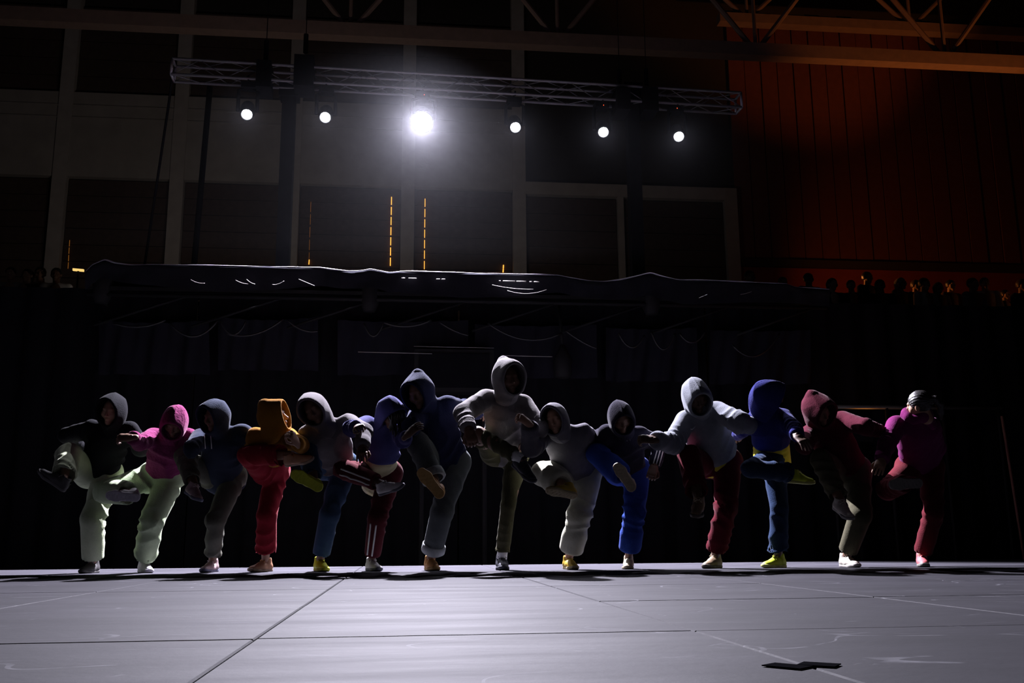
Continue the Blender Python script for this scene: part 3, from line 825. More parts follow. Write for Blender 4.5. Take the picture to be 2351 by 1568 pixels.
# ------------------------------------------------------------------ dancers
D0 = 8.35
def dancer(sp, seed):
    rnd = random.Random(seed)
    g = sp.get
    h = sp['h']; s = h/1.70
    LT, LS, LU, LF = .245*h, .245*h, .172*h, .152*h
    # standing foot
    fx, fy = sp['foot']
    base = at(fx, fy, D0); base[2] = 0.0
    dep = D0
    ss = g('shoe_scale', 1.0)*s
    ank = np.array([base[0], base[1], .0855*ss])
    toe_s = cv(*sp['toe_s'])
    ank = ank - toe_s*.04*ss
    root = empty('person', base, sp['label'], 'person', 'dancers in hooded tops kicking in a line')
    pv = at(*sp['pv'], dep+g('pvd', 0))
    hl = nrm(cv(*g('hiplat', (1, 0, 0))))
    hipR = pv - hl*.088*s - UP*.02          # raised leg
    hipS = pv + hl*.088*s - UP*.02          # standing leg
    kp = at(*sp['kn_s'], dep)
    mid = (hipS+ank)/2
    kneS = ik(hipS, ank, LT, LS, HR*np.dot(kp-mid, HR)*.5 + cv(*g('kpole', (0, 0, 1)))*.5)
    kneR = reach(hipR, *sp['kn'], LT, g('kn_near', True))
    ankR = reach(kneR, *sp['an'], LS, g('an_near', True))
    nk = reach(pv, *sp['nk'], .30*h, g('nk_near', True))
    F = cv(*sp['face'])
    hd = reach(nk, *sp['hd'], .165*s, g('hd_near', True))
    hu = nrm(hd-nk)*.6 + UP*.5 + HR*g('tilt', 0)
    U = nrm(hu - F*np.dot(hu, F)); R = np.cross(F, U)
    up = nrm(nk-pv)
    SL = at(*sp['SL'], np.dot(nk-CAM, HF)+g('SLd', .03))
    SR = at(*sp['SR'], np.dot(nk-CAM, HF)+g('SRd', .03))
    lat = nrm(SR-SL); fr = nrm(np.cross(up, lat)); lat2 = nrm(np.cross(fr, up))
    EL = reach(SL, *sp['EL'], LU, g('ELn', True)); WL = reach(EL, *sp['WL'], LF, g('WLn', True))
    ER = reach(SR, *sp['ER'], LU, g('ERn', True)); WR = reach(ER, *sp['WR'], LF, g('WRn', True))
    dSL = np.linalg.norm(EL-SL)
    toeR, upR = cv(*sp['toe_r']), cv(*sp['up_r'])
    # ---- body: one mesh
    def body_fn(p):
        d = cap(p, pv, nk-up*.10*s, .125*s, .135*s, fr, .72)
        d = smin(d, cap(p, SL, SR, .05*s, .05*s), .05)
        d = smin(d, cap(p, nk-up*.06, hd-U*.05*s-F*.02, .055*s, .05*s), .03)
        for a, b, c in ((SL, EL, WL), (SR, ER, WR)):
            d = smin(d, cap(p, a, b, .050*s, .040*s), .03)
            d = smin(d, cap(p, b, c, .040*s, .027*s), .015)
        for a, b, c, t in ((hipS, kneS, ank, toe_s), (hipR, kneR, ankR, toeR)):
            d = smin(d, cap(p, a, b, .082*s, .055*s), .03)
            m_ = b*.6+c*.4
            d = smin(d, cap(p, b, m_, .052*s, .050*s), .02)
            d = smin(d, cap(p, m_, c, .050*s, .033*s), .02)
        return d
    lo, hi = bounds([pv, nk, SL, SR, EL, ER, WL, WR, hipS, hipR, kneS, kneR, ank, ankR, hd], .16)
    parts = [mesh_sdf(body_fn, lo, hi, .016)]
    parts.append(xf(HEAD, hd, R, F, U, .98*s))
    for (E, Wp, key, mir) in ((EL, WL, 'L', 1), (ER, WR, 'R', -1)):
        y = nrm(cv(*sp['h'+key])) if g('h'+key) else nrm(Wp-E)
        z = nrm(cv(*g('p'+key, (0, .6, .8)))); z = nrm(z-y*np.dot(z, y)); x = np.cross(y, z)*mir
        parts.append(xf(HANDS[g('hand'+key, 'relaxed')], Wp, x, y, z, s*1.02))
    V, Fc = joinm(parts)
    build('body', V, Fc, sp['skin'], root)
    # ---- trousers
    b = g('bag', 1.0); cuff = g('cuff', .085)*s; flare = g('knee_r', .082)*s*b
    ce = g('cuff_end', .86)
    sA = rnd.random()*6
    def pants_fn(p):
        d = cap(p, hipR+UP*.03, hipS+UP*.03, .118*s*b**.3, .118*s*b**.3, fr, .92)
        d = smin(d, cap(p, pv, pv+up*.12*s, .135*s, .13*s, fr, .8), .05)
        for i, (a, k_, c) in enumerate(((hipS, kneS, ank), (hipR, kneR, ankR))):
            e = k_ + (c-k_)*(ce if i == 0 else g('cuff_r', ce))
            th = cap(p, a, k_, .108*s*b**.5, flare, None, 1, (.015, .13, sA+i, 2))
            sh = cap(p, k_, e+(e-k_)*.2, flare, cuff, None, 1, (.014, .10, sA+i*2, 2))
            ax_ = nrm(c-k_)
            if g('balloon'):
                sh = smin(sh, cap(p, k_+(c-k_)*.45, k_+(c-k_)*.70, .08*s*b, cuff*1.25), .04)
                sh = smin(smax(sh, dots(p-(k_+(c-k_)*(ce-.06)), ax_), .02), cap(p, k_+(c-k_)*.7, k_+(c-k_)*ce, .052*s, .047*s), .015)
            sh = smax(sh, dots(p-e, ax_), .008)
            sh = smax(sh, -cap(p, k_+(c-k_)*(ce-.02), c+ax_*.05, cuff-.012, cuff-.008), .006)
            th = smin(th, sh, .02)
            d = smin(d, th, .035)
        return d
    lo, hi = bounds([pv+up*.12, hipS, hipR, kneS, kneR, ank, ankR], .18)
    V, Fc = mesh_sdf(pants_fn, lo, hi, .0115)
    trs = build('trousers', V, Fc, sp['pants'], root)
    if g('stripe'):
        for (k_, c) in ((kneR, ankR), (kneS, ank)):
            ax_ = nrm(c-k_); view = nrm(CAM-(k_+c)/2); sd = nrm(np.cross(ax_, view)); fr_ = nrm(np.cross(sd, ax_))
            if np.dot(fr_, view) < 0: fr_ = -fr_
            for off in (-.35, .25):
                mb = MB(); pts = []
                for t in np.linspace(.06, .80, 14):
                    r_ = flare + (cuff-flare)*t
                    dr = nrm(fr_*math.cos(off+.4)+sd*math.sin(off+.4))
                    q = k_+(c-k_)*t + dr*(r_*1.25)
                    # press the ribbon on to the cloth
                    for _ in range(6):
                        q = q - dr*float(pants_fn(np.array([q], np.float32))[0])*.9
                    pts.append(q)
                mb.tube(pts, .0075*s, 6); mb.make('side_stripe', sp['stripe'], trs, True)
    if g('rolled'):
        for (k_, c) in ((kneS, ank), (kneR, ankR)):
            ax_ = nrm(c-k_); e = k_+(c-k_)*ce
            u = nrm(np.cross(ax_, [.3, 1, .2])); w = np.cross(ax_, u); mb = MB(); n = 28
            prof = [(-.075, .004), (-.07, .014), (-.04, .016), (-.005, .016), (.002, .008), (-.002, -.004)]
            Vv = []; Ff = []
            for j, (z_, r_) in enumerate(prof):
                for k in range(n):
                    a = 2*math.pi*k/n; rr = cuff+r_+.004*math.sin(3*a+j)
                    Vv.append(e+ax_*z_+rr*(math.cos(a)*u+math.sin(a)*w))
            for j in range(len(prof)-1):
                for k in range(n): Ff.append((j*n+k, j*n+(k+1) % n, (j+1)*n+(k+1) % n, (j+1)*n+k))
            mb.add(Vv, Ff).make('rolled_cuff', sp['rolled'], trs, True)
    # ---- hooded top
    hb = g('hb', 1.0); sl = g('sleeve', 1.0); hem = pv - up*g('hem', .03)*s
    sB = rnd.random()*6
    def hoodie_fn(p):
        ct = nk-up*.13*s
        d = cap(p, hem-up*.06, ct, .165*s*hb, .172*s*hb**.5, fr, .74, (.012, .20, sB, 0))
        d = smax(d, -dots(p-hem, up), .02)
        band = smax(cap(p, hem+up*.02, hem+up*.03, .150*s*hb, .150*s*hb, fr, .76), np.abs(dots(p-hem, up))-.028, .012)
        d = smin(d, band, .012)
        d = smin(d, cap(p, SL-UP*.01, SR-UP*.01, .072*s, .072*s), .06)
        d = smin(d, cap(p, nk-up*.05, nk+(hd-nk)*.3, .092*s, .075*s), .05)
        for i, (a, e_, w_) in enumerate(((SL, EL, WL), (SR, ER, WR))):
            e1 = w_ - (w_-e_)*.04
            u_ = cap(p, a, e_, .083*s, .070*s*sl, None, 1, (.012, .085, sB+i, 1))
            f_ = cap(p, e_, e1, .070*s*sl, .050*s*sl, None, 1, (.011, .07, sB+2*i, 0))
            f_ = smin(f_, cap(p, w_-(w_-e_)*.30, w_-(w_-e_)*.22, .058*s*sl, .058*s*sl), .02)
            f_ = smax(f_, dots(p-e1, nrm(w_-e_)), .008)
            d = smin(d, smin(u_, f_, .02), .035)
        l_, u_ = dots(p, lat), dots(p, up)
        w1 = np.sin(l_*7+u_*4+sB)+np.sin(u_*6-l_*3+sB*2)
        diag = l_*13 - u_*11 + 2.2*w1
        diag2 = l_*10 + u_*15 + 2.0*w1 + sB
        return d + .006*np.abs(np.sin(diag)) + .005*np.abs(np.sin(diag2)) - .005
    lo, hi = bounds([hem, nk, SL, SR, EL, ER, WL, WR, hd], .21)
    V, Fc = mesh_sdf(hoodie_fn, lo, hi, .0115)
    hoodie = build('hoodie', V, Fc, sp['top'], root)
    if g('tshirt'):
        td = g('tdrop', .15)
        def shirt_fn(p):
            d = cap(p, pv-up*(td+.08)*s, pv+up*.16*s, .168*s, .150*s, fr, .80, (.006, .08, 1.3, 0))
            d = smax(d, -dots(p-(pv-up*td*s), nrm(up+cv(*g('tcut', (0, 0, 0)))*.8)), .01)
            return d
        lo, hi = bounds([pv-up*.25, pv+up*.2], .22)
        V, Fc = mesh_sdf(shirt_fn, lo, hi, .012)
        build('t_shirt', V, Fc, sp['tshirt'], root)
    pk = g('peak', 0.0); depth = g('hood_d', .118); wd = g('hood_w', 1.0)
    ax3 = np.stack([R, F, U])
    if not g('hood_down'):
        oc = hd - F*.012*s + U*.014*s
        pn = nrm(F - U*g('rake', .22))
        def hood_fn(p):
            o = smin(ell(p, oc, (.110*s*wd, .138*s, .149*s), ax3), ell(p, oc+F*.085*s, (.106*s*wd, .15*s, .139*s), ax3), .03)
            if pk: o = smin(o, cap(p, hd+U*.07*s-F*.02*s, hd+U*(.115+pk)*s-F*(.05+pk*.4)*s, .085*s, .035*s), .06)
            o = smin(o, cap(p, hd-U*.10*s-F*.035*s, nk-up*.01, .078*s, .100*s), .05)
            w_ = -.003+.0045*np.abs(np.sin(dots(p, U)*17+dots(p, F)*12+2.2*np.sin(dots(p, R)*14+sB)+sB))
            o = o + w_ - .0025*np.exp(-(dots(p-hd, R)/.006)**2)
            pl = dots(p-hd, pn) - depth*s
            inn = smin(ell(p, oc, (.096*s*wd, .124*s, .135*s), ax3), ell(p, oc+F*.085*s, (.091*s*wd, .14*s, .124*s), ax3), .02) + .005*np.clip(1+pl/.028, 0, 1)
            if pk: inn = smin(inn, cap(p, hd+U*.06*s, hd+U*(.10+pk)*s-F*.04, .07*s, .022*s), .05)
            d = smax(o, -inn, .008)
            return smax(d, pl, .010)
        lo, hi = bounds([hd, nk, hd+U*(.1+pk)], .19*s)
        V, Fc = mesh_sdf(hood_fn, lo, hi, .0062)
        build('hood', V, Fc, g('hoodmat', sp['top']), hoodie)
    else:
        def hood_fn(p):
            c = nk + up*.02
            o = None; ring = []
            for a in np.linspace(0, 2*math.pi, 13):
                ring.append(c + R*math.cos(a)*.088*s + F*math.sin(a)*.085*s + up*(.035+.055*max(0, math.sin(a)))*s)
            for a_, b_ in zip(ring[:-1], ring[1:]):
                q = cap(p, a_, b_, .036*s, .036*s); o = q if o is None else smin(o, q, .02)
            o = smin(o, cap(p, c-F*.08+up*.03, c-F*.12-up*.06, .075*s, .055*s, F, .7), .05)
            return o + .004*np.sin(dots(p, lat)*60+dots(p, up)*40)
        lo, hi = bounds([nk, hd], .26*s)
        V, Fc = mesh_sdf(hood_fn, lo, hi, .009)
        build('hood', V, Fc, sp['top'], hoodie)
    if g('cord'):
        for sx in (-1, 1):
            a = hd - U*.13*s + F*(depth-.01)*s + R*sx*.035*s
            pts = [a]
            for k in range(1, 6): pts.append(a - up*.028*k + fr*.004*k*0)
            out = []
            for q in pts:
                q = np.array(q)
                vd = nrm(CAM-q)
                for _ in range(5): q = q - vd*(float(hoodie_fn(np.array([q], np.float32))[0])-.003)*.8
                out.append(q)
            MB().tube(out, .0038, 6).make('drawstring', sp['cord'], hoodie, True)
    # ---- hair
    if g('hair') == 'ponytail':
        def hair_fn(p):
            d = ell(p, hd-F*.018*s+U*.034*s, (.083*s, .098*s, .094*s), ax3)
            d = smax(d, dots(p-hd, nrm(F*.8-U*.45))-.045*s, .012)
            t0 = hd - F*.105*s + U*.035*s
            d = smin(d, cap(p, t0, t0-F*.035*s, .026, .026), .02)
            pts = [t0-F*.03*s, t0-F*.055*s-U*.05*s+R*.01, t0-F*.045*s-U*.11*s+R*.012, t0-F*.03*s-U*.17*s+R*.008]
            for a, b_, r1, r2 in zip(pts[:-1], pts[1:], (.027, .03, .024), (.03, .024, .008)):
                d = smin(d, cap(p, a, b_, r1, r2), .015)
            ang = np.arctan2(dots(p-hd, R), dots(p-hd, U))
            return d + .0016*np.sin(ang*60) + .0012*np.sin(ang*31+dots(p, F)*40)
        lo, hi = bounds([hd-F*.12-U*.15, hd], .15)
        V, Fc = mesh_sdf(hair_fn, lo, hi, .005)
        build('hair', V, Fc, sp['hairmat'], root)
    elif g('hair') == 'locs':
        hr = random.Random(77); mb = MB()
        for i in range(46):
            th = hr.uniform(-1.35, 1.35); el_ = hr.uniform(.25, 1.2)
            a = hd + s*(R*math.sin(th)*.082*math.cos(el_*.6) + F*(.05+.055*math.cos(th)*math.cos(el_)) + U*(.03+.085*math.sin(el_)))
            pts = [a]; L = hr.uniform(.07, .20); cx = hr.uniform(-.02, .02)
            for k in range(1, 6):
                pts.append(a + F*.018*min(k, 2) - UP*(L*(k/5.0)**1.25) + R*(cx*k/5+.004*math.sin(k*2.1+i)) + F*.004*math.sin(k*1.7+i*2))
            mb.tube(pts, [.0085, .0095, .009, .0085, .0075, .005], 6)
        mb.make('hair', sp['hairmat'], root, True)
    elif g('hair') == 'fringe':
        hr = random.Random(5); mb = MB()
        for i in range(16):
            th = hr.uniform(-1.0, 1.0)
            a = hd + s*(R*math.sin(th)*.075 + F*(.05+.045*math.cos(th)) + U*.075)
            mb.tube([a, a+F*.02-U*.015, a+F*.026-U*hr.uniform(.04, .07)], [.008, .007, .002], 5)
        mb.make('hair', sp['hairmat'], root, True)
    # ---- marks and stripes on the top
    def press(q, vd, off):
        q = np.array(q, float)
        for _ in range(8): q = q - vd*(float(hoodie_fn(np.array([q], np.float32))[0])-off)*.8
        return q
    if g('sleeve_stripe'):
        vd = nrm(CAM-ER)
        for off in (-.012, .012, .036):
            sd = nrm(np.cross(nrm(WR-ER), vd))
            if np.dot(sd, HR) < 0: sd = -sd
            pts = [press(ER+(WR-ER)*t + sd*off + vd*.10, vd, .001) for t in np.linspace(0, .93, 12)]
            MB().tube(pts, .005, 6).make('sleeve_stripe', sp['sleeve_stripe'], hoodie, True)
    for (mname, strokes, mm, wid) in g('marks', []):
        mb = MB(); vd = None
        for st in strokes:
            pts = []
            for (x_, y_) in st:
                q = at(x_, y_, dep-.6); vd = nrm(CAM-q)
                q = q + (-vd)*(.0)
                tt = float(hoodie_fn(np.array([q], np.float32))[0])
                for _ in range(30):
                    tt = float(hoodie_fn(np.array([q], np.float32))[0])
                    if abs(tt) < .002: break
                    q = q - vd*tt*.7
                pts.append(q+vd*.002)
            mb.tube(pts, wid, 5)
        mb.make(mname, mm, hoodie, True)
    # ---- shoes
    put_shoe(root, ank, toe_s, UP, ss, sp['shoe'], sp['sole'], sp['lace'], 1)
    put_shoe(root, ankR, toeR, upR, ss*g('rs', 1.0), sp['shoe'], g('sole_r', sp['sole']), sp['lace'], -1)
    if g('sock'):
        for (k_, c) in ((kneS, ank), (kneR, ankR)):
            MB().tube([k_+(c-k_)*.80, k_+(c-k_)*.9, c], [.044*s, .040*s, .041*s], 16).make('sock', sp['sock'], root, True)
    return root

SK = {k: mat('skin_'+k, c, .55, 0, 20, .08, .05, 90, 0, .4) for k, c in
      (('tan', (.36, .20, .13)), ('brown', (.18, .095, .06)), ('fair', (.50, .32, .23)), ('dark', (.10, .055, .035)))}
HAIR = mat('hair_black', (.014, .012, .012), .38, 0, 30, .3, .2, 200, 0, .6)
WHITE = cloth('white', (.72, .72, .70)); CREAM = cloth('cream', (.50, .46, .28)); YEL = cloth('yellow', (.55, .47, .05))
def lea(n, c, r=.6): return mat('shoe_'+n, c, r, 0, 30, .18, .15, 90)
sh = dict(
    dark=(lea('dark', (.05, .047, .047)), lea('dark_sole', (.09, .085, .085)), lea('dark_lace', (.2, .2, .2))),
    white=(lea('white', (.62, .60, .62)), lea('white_sole', (.50, .47, .52)), lea('white_lace', (.7, .7, .7))),
    pink=(lea('rose', (.42, .30, .30)), lea('rose_sole', (.16, .16, .24)), lea('rose_lace', (.6, .5, .5))),
    tan=(lea('tan', (.45, .22, .12)), lea('tan_sole', (.42, .30, .22)), lea('tan_lace', (.55, .22, .08))),
    neon=(lea('neon', (.55, .60, .01)), lea('neon_sole', (.50, .55, .02)), lea('neon_lace', (.6, .62, .05))),
    grey=(lea('grey', (.48, .46, .46)), lea('grey_sole', (.10, .10, .12)), lea('grey_lace', (.6, .6, .6))),
    ochre=(lea('ochre', (.42, .20, .05)), lea('ochre_sole', (.46, .27, .08)), lea('ochre_lace', (.4, .2, .08))),
    navy=(lea('navy', (.022, .022, .035)), lea('navy_sole', (.03, .03, .045)), lea('navy_lace', (.04, .04, .05))),
    gold=(lea('gold', (.50, .33, .02)), lea('gold_sole', (.42, .34, .18)), lea('gold_lace', (.6, .45, .05))),
    sand=(lea('sand', (.46, .39, .27)), lea('sand_sole', (.40, .33, .22)), lea('sand_lace', (.5, .45, .35))),
    olive=(lea('brown', (.20, .13, .07)), lea('brown_sole', (.10, .08, .06)), lea('brown_lace', (.5, .42, .28))),
    lime=(lea('lime', (.50, .62, .02)), lea('lime_sole', (.50, .52, .16)), lea('lime_lace', (.6, .62, .1))),
    bone=(lea('bone', (.46, .42, .36)), lea('bone_sole', (.30, .28, .26)), lea('bone_lace', (.6, .58, .5))),
    coral=(lea('coral', (.50, .09, .10)), lea('coral_sole', (.16, .15, .13)), lea('coral_lace', (.7, .5, .5))),
)
def shoes(k): return dict(shoe=sh[k][0], sole=sh[k][1], lace=sh[k][2])
FLEECE = mat('cloth_plum_fleece', (.17, .028, .09), .95, 0, 30, .3, 1.0, 45, .3, .02)
DAN = [
 dict(h=1.62, label='person in black hoodie and baggy pale sage trousers kicking a dark shoe', foot=(207, 1309), toe_s=(-.1, 0, 1), pv=(226, 1085), nk=(256, 985), hd=(258, 946),
   kn_s=(228, 1200), kn=(158, 1045), an=(146, 1098), SL=(212, 985), EL=(155, 1000), WL=(190, 1035), SR=(298, 990), ER=(325, 1030), WR=(330, 1010), ELn=False, WLn=False, ERn=False, WRn=False,
   face=(-.15, -.25, .95), toe_r=(-.72, .58, .4), up_r=(.5, .7, .15), skin=SK['tan'], top=cloth('black', (.011, .011, .013), .07), pants=cloth('sage', (.42, .47, .32)), bag=1.25, cuff=.092, hb=1.08, sleeve=1.1, cuff_end=.88, cuff_r=.97, hood_d=.105, hem=.08, **shoes('dark')),
 dict(h=1.60, label='person in plum fleece hoodie and sage trousers with white trainers', foot=(333, 1309), toe_s=(.6, 0, .8), pv=(372, 1092), nk=(392, 1004), hd=(401, 972),
   kn_s=(368, 1205), kn=(243, 1128), an=(302, 1132), SL=(352, 1003), EL=(322, 1018), WL=(302, 1004), hL=(-1, -.05, .2), handL='grip', SR=(430, 1004), ER=(456, 1010), WR=(470, 1018), ERn=False, WRn=False,
   face=(.05, -.70, .70), toe_r=(-.97, .05, .25), up_r=(.1, .45, -.9), skin=SK['brown'], top=FLEECE, pants=cloth('sage_light', (.40, .49, .31)), bag=1.28, cuff=.10, cuff_end=.9, hood_d=.125, **shoes('white')),
 dict(h=1.62, label='person in charcoal navy hoodie and dark olive trousers with dusty rose trainers', foot=(482, 1309), toe_s=(-.15, 0, 1), pv=(514, 1094), nk=(508, 996), hd=(494, 960),
   kn_s=(502, 1200), kn=(424, 1048), an=(446, 1116), SL=(460, 1006), EL=(437, 1032), WL=(464, 1004), WLn=False, handL='grip', SR=(556, 994), ER=(590, 1014), WR=(605, 1020), ERn=False, WRn=False,
   face=(-.42, -.28, .85), toe_r=(.62, -.32, .7), up_r=(.35, .85, .1), skin=SK['brown'], top=cloth('charcoal', (.026, .032, .052)), pants=cloth('dark_olive', (.12, .12, .095)), hem=.10, hb=1.12, cuff=.07, cuff_end=.84, cord=WHITE, **shoes('pink')),
 dict(h=1.62, label='person in mustard hoodie and bright red flared trousers with tan shoes', foot=(601, 1306), toe_s=(-.5, 0, .85), pv=(622, 1078), nk=(624, 998), hd=(632, 962),
   kn_s=(613, 1180), kn=(567, 1044), an=(666, 1046), SL=(588, 1004), EL=(570, 1016), WL=(560, 1010), ELn=False, WLn=False, SR=(660, 1004), ER=(690, 1022), WR=(682, 1018), handR='grip', hR=(-.2, .5, .6),
   face=(.93, .22, .16), toe_r=(.94, .12, .3), up_r=(-.1, .75, .6), an_near=True, skin=SK['tan'], top=cloth('mustard', (.27, .12, .016)), pants=cloth('red', (.25, .018, .028)), bag=1.05, knee_r=.080, cuff=.096, cuff_end=.84, hood_d=.105, peak=.03, rake=.05, hem=-.20, hiplat=(.35, 0, -.9), **shoes('tan')),
 dict(h=1.70, label='person in mid grey hoodie and blue jeans with neon yellow shoes', foot=(737, 1306), toe_s=(.45, 0, .9), pv=(768, 1068), nk=(752, 982), hd=(724, 944), tilt=-.25,
   kn_s=(760, 1188), kn=(703, 1022), an=(722, 1108), SL=(708, 998), EL=(684, 1024), WL=(672, 1016), ELn=False, WLn=False, SR=(800, 972), ER=(836, 990), WR=(832, 1028),
   face=(-.08, -.28, .93), toe_r=(-.78, .42, .15), up_r=(.15, .1, -.95), skin=SK['brown'], top=cloth('grey', (.115, .105, .11)), pants=cloth('denim', (.040, .070, .12)), cuff=.072, cuff_end=.86, hb=1.05, hood_w=1.05, hem=.05, **shoes('neon')),
 dict(h=1.58, label='person in indigo hoodie with black locs, striped maroon track trousers and grey trainers', foot=(857, 1303), toe_s=(.5, 0, .85), pv=(872, 1086), nk=(880, 986), hd=(894, 952),
   kn_s=(864, 1185), kn=(790, 1078), an=(878, 1112), SL=(842, 976), EL=(806, 984), WL=(820, 980), handL='grip', SR=(915, 996), ER=(926, 1012), WR=(934, 1000), hR=(.7, .6, .2),
   face=(.62, -.55, .55), toe_r=(.85, .22, .45), up_r=(-.2, .85, .45), an_near=True, skin=SK['dark'], top=cloth('indigo', (.042, .042, .125)), pants=cloth('maroon_track', (.075, .016, .02)), stripe=WHITE, bag=1.08, cuff=.070, cuff_end=.86,
   tshirt=CREAM, tdrop=.19, hair='locs', hairmat=HAIR, hood_d=.07, rake=.5, hem=-.20, **shoes('grey')),
 dict(h=1.78, label='person in dark navy hoodie and slate jeans with rolled cuffs and ochre shoes', foot=(991, 1303), toe_s=(.3, 0, .9), pv=(1022, 1062), nk=(990, 938), hd=(964, 905),
   kn_s=(1020, 1170), kn=(958, 1016), an=(1004, 1118), SL=(962, 955), EL=(944, 978), WL=(952, 1000), WLn=False, SR=(1026, 932), ER=(1070, 938), WR=(1100, 950), ERn=False, WRn=False,
   face=(-.35, -.38, .82), toe_r=(-.62, .72, .15), up_r=(.2, .15, -.95), skin=SK['brown'], top=cloth('dark_navy', (.014, .017, .045)), pants=cloth('slate_denim', (.080, .090, .092)), rolled=cloth('slate_cuff', (.30, .32, .32)), cuff=.080, cuff_end=.84, bag=1.1, peak=.035, hb=1.12, hem=.10, **shoes('ochre')),
 dict(h=1.86, label='tall person in ash grey hoodie and slim dark olive trousers with navy shoes', foot=(1153, 1304), toe_s=(.1, 0, 1), pv=(1160, 1036), nk=(1160, 912), hd=(1166, 874),
   kn_s=(1151, 1155), kn=(1098, 996), an=(1200, 1056), SL=(1116, 918), EL=(1064, 948), WL=(1077, 986), handL='grip', hL=(.25, -.8, .4), SR=(1200, 930), ER=(1238, 984), WR=(1210, 1010), ERn=True, WRn=False,
   face=(.38, -.1, .9), toe_r=(.5, -.55, .6), up_r=(.4, .65, .6), an_near=True, skin=SK['brown'], top=cloth('ash', (.15, .14, .14)), pants=cloth('moss', (.068, .065, .036)), bag=.82, knee_r=.068, cuff=.058, cuff_end=.86, sock=WHITE, peak=.035, hood_d=.13, hb=.95, sleeve=1.05, hem=.06, **shoes('navy')),
 dict(h=1.64, label='person in loose grey hoodie and cream joggers with golden yellow trainers', foot=(1309, 1303), toe_s=(.25, 0, .95), pv=(1328, 1082), nk=(1294, 998), hd=(1276, 968), tilt=-.1,
   kn_s=(1326, 1188), kn=(1246, 1088), an=(1302, 1118), SL=(1248, 1002), EL=(1220, 1026), WL=(1216, 974), WLn=True, handL='grip', hL=(-.5, .35, .3), SR=(1338, 994), ER=(1364, 1014), WR=(1380, 1024), ERn=False, WRn=False,
   face=(-.32, -.12, .9), toe_r=(-.88, .15, .35), up_r=(.05, .8, -.55), skin=SK['tan'], top=cloth('stone_grey', (.115, .11, .125)), pants=cloth('cream_jogger', (.44, .44, .34)), bag=1.3, balloon=True, cuff=.082, cuff_end=.86, hb=1.2, sleeve=1.3, hem=.10, **shoes('gold')),
 dict(h=1.60, label='person in black sports jacket with white sleeve stripes and bright blue joggers', foot=(1443, 1301), toe_s=(-.15, 0, 1), pv=(1440, 1078), nk=(1434, 994), hd=(1425, 962),
   kn_s=(1440, 1186), kn=(1372, 1042), an=(1444, 1104), SL=(1394, 996), EL=(1360, 1012), WL=(1345, 1020), ELn=False, WLn=False, SR=(1470, 1000), ER=(1516, 1020), WR=(1502, 1070), ERn=False, handR='grip', hR=(-.3, -.7, .4),
   face=(.15, -.62, .76), toe_r=(-.55, .80, .15), up_r=(.25, .2, -.95), skin=SK['brown'], top=cloth('ink', (.019, .017, .029)), pants=cloth('cobalt', (.022, .050, .25)), bag=1.2, balloon=True, cuff=.075, cuff_end=.86, sleeve_stripe=WHITE,
   marks=[('chest_lettering', [[(1418, 1001), (1424, 1010), (1430, 1001)], [(1434, 1002), (1434, 1011), (1441, 1012)], [(1444, 1004), (1447, 1012)]], cloth('grey_print', (.10, .09, .09)), .003)], **shoes('sand')),
 dict(h=1.76, label='person in pale blue-grey hoodie and dark wine trousers with brown shoes', foot=(1637, 1299), toe_s=(-.6, 0, .8), pv=(1646, 1062), nk=(1608, 950), hd=(1598, 914),
   kn_s=(1652, 1180), kn=(1582, 1048), an=(1604, 1148), SL=(1574, 965), EL=(1545, 1018), WL=(1502, 1010), hL=(-1, .1, .1), handL='grip', ELn=True, SR=(1648, 944), ER=(1698, 970), WR=(1724, 978), WRn=False, handR='grip',
   face=(.14, -.55, .82), toe_r=(-.30, -.35, .9), up_r=(0, .85, .4), skin=SK['dark'], top=cloth('mist', (.18, .19, .215)), pants=cloth('wine', (.075, .008, .014)), bag=1.1, cuff=.085, cuff_end=.84, hb=1.18, sleeve=1.25, hem=-.07, hood_d=.135,
   tshirt=YEL, tdrop=.05, marks=[('chest_tick', [[(1586, 985), (1589, 986), (1596, 979)]], cloth('tick_white', (.75, .75, .75)), .003)], **shoes('olive')),
 dict(h=1.68, label='person in royal blue hoodie over yellow shirt and dark jeans with lime shoes', foot=(1780, 1298), toe_s=(-.75, 0, .5), pv=(1772, 1056), nk=(1768, 950), hd=(1761, 916),
   kn_s=(1782, 1185), kn=(1722, 1076), an=(1826, 1086), an_near=False, SL=(1742, 958), EL=(1708, 985), WL=(1690, 1000), ELn=False, WLn=False, SR=(1796, 962), ER=(1824, 988), WR=(1830, 1000), hR=(.2, -.4, .5),
   face=(.80, -.15, -.05), toe_r=(.85, -.05, -.35), up_r=(-.05, .95, .1), skin=SK['dark'], top=cloth('royal', (.026, .028, .13)), pants=cloth('dark_denim', (.020, .034, .072)), cuff=.088, knee_r=.074, cuff_end=.90, tshirt=YEL, tdrop=.07, hem=-.19, hiplat=(.4, 0, -.9), hair='fringe', hairmat=HAIR, hood_d=.085, **shoes('lime')),
 dict(h=1.68, label='person in burgundy hoodie and dark khaki trousers with bone white trainers', foot=(1949, 1296), toe_s=(.2, 0, 1), pv=(1945, 1080), nk=(1892, 975), hd=(1878, 945),
   kn_s=(1958, 1180), kn=(1886, 1056), an=(1930, 1152), SL=(1862, 995), EL=(1846, 1024), WL=(1838, 1010), WLn=False, SR=(1936, 966), ER=(1988, 980), WR=(2024, 990), WRn=False, handR='grip',
   face=(.42, -.45, .78), toe_r=(.15, -.4, .85), up_r=(0, .85, .4), skin=SK['brown'], top=cloth('burgundy', (.065, .011, .020)), pants=cloth('khaki', (.075, .07, .045)), bag=1.12, cuff=.075, cuff_end=.86, hb=1.1, hem=-.02, peak=.02, hood_w=1.05, **shoes('bone')),
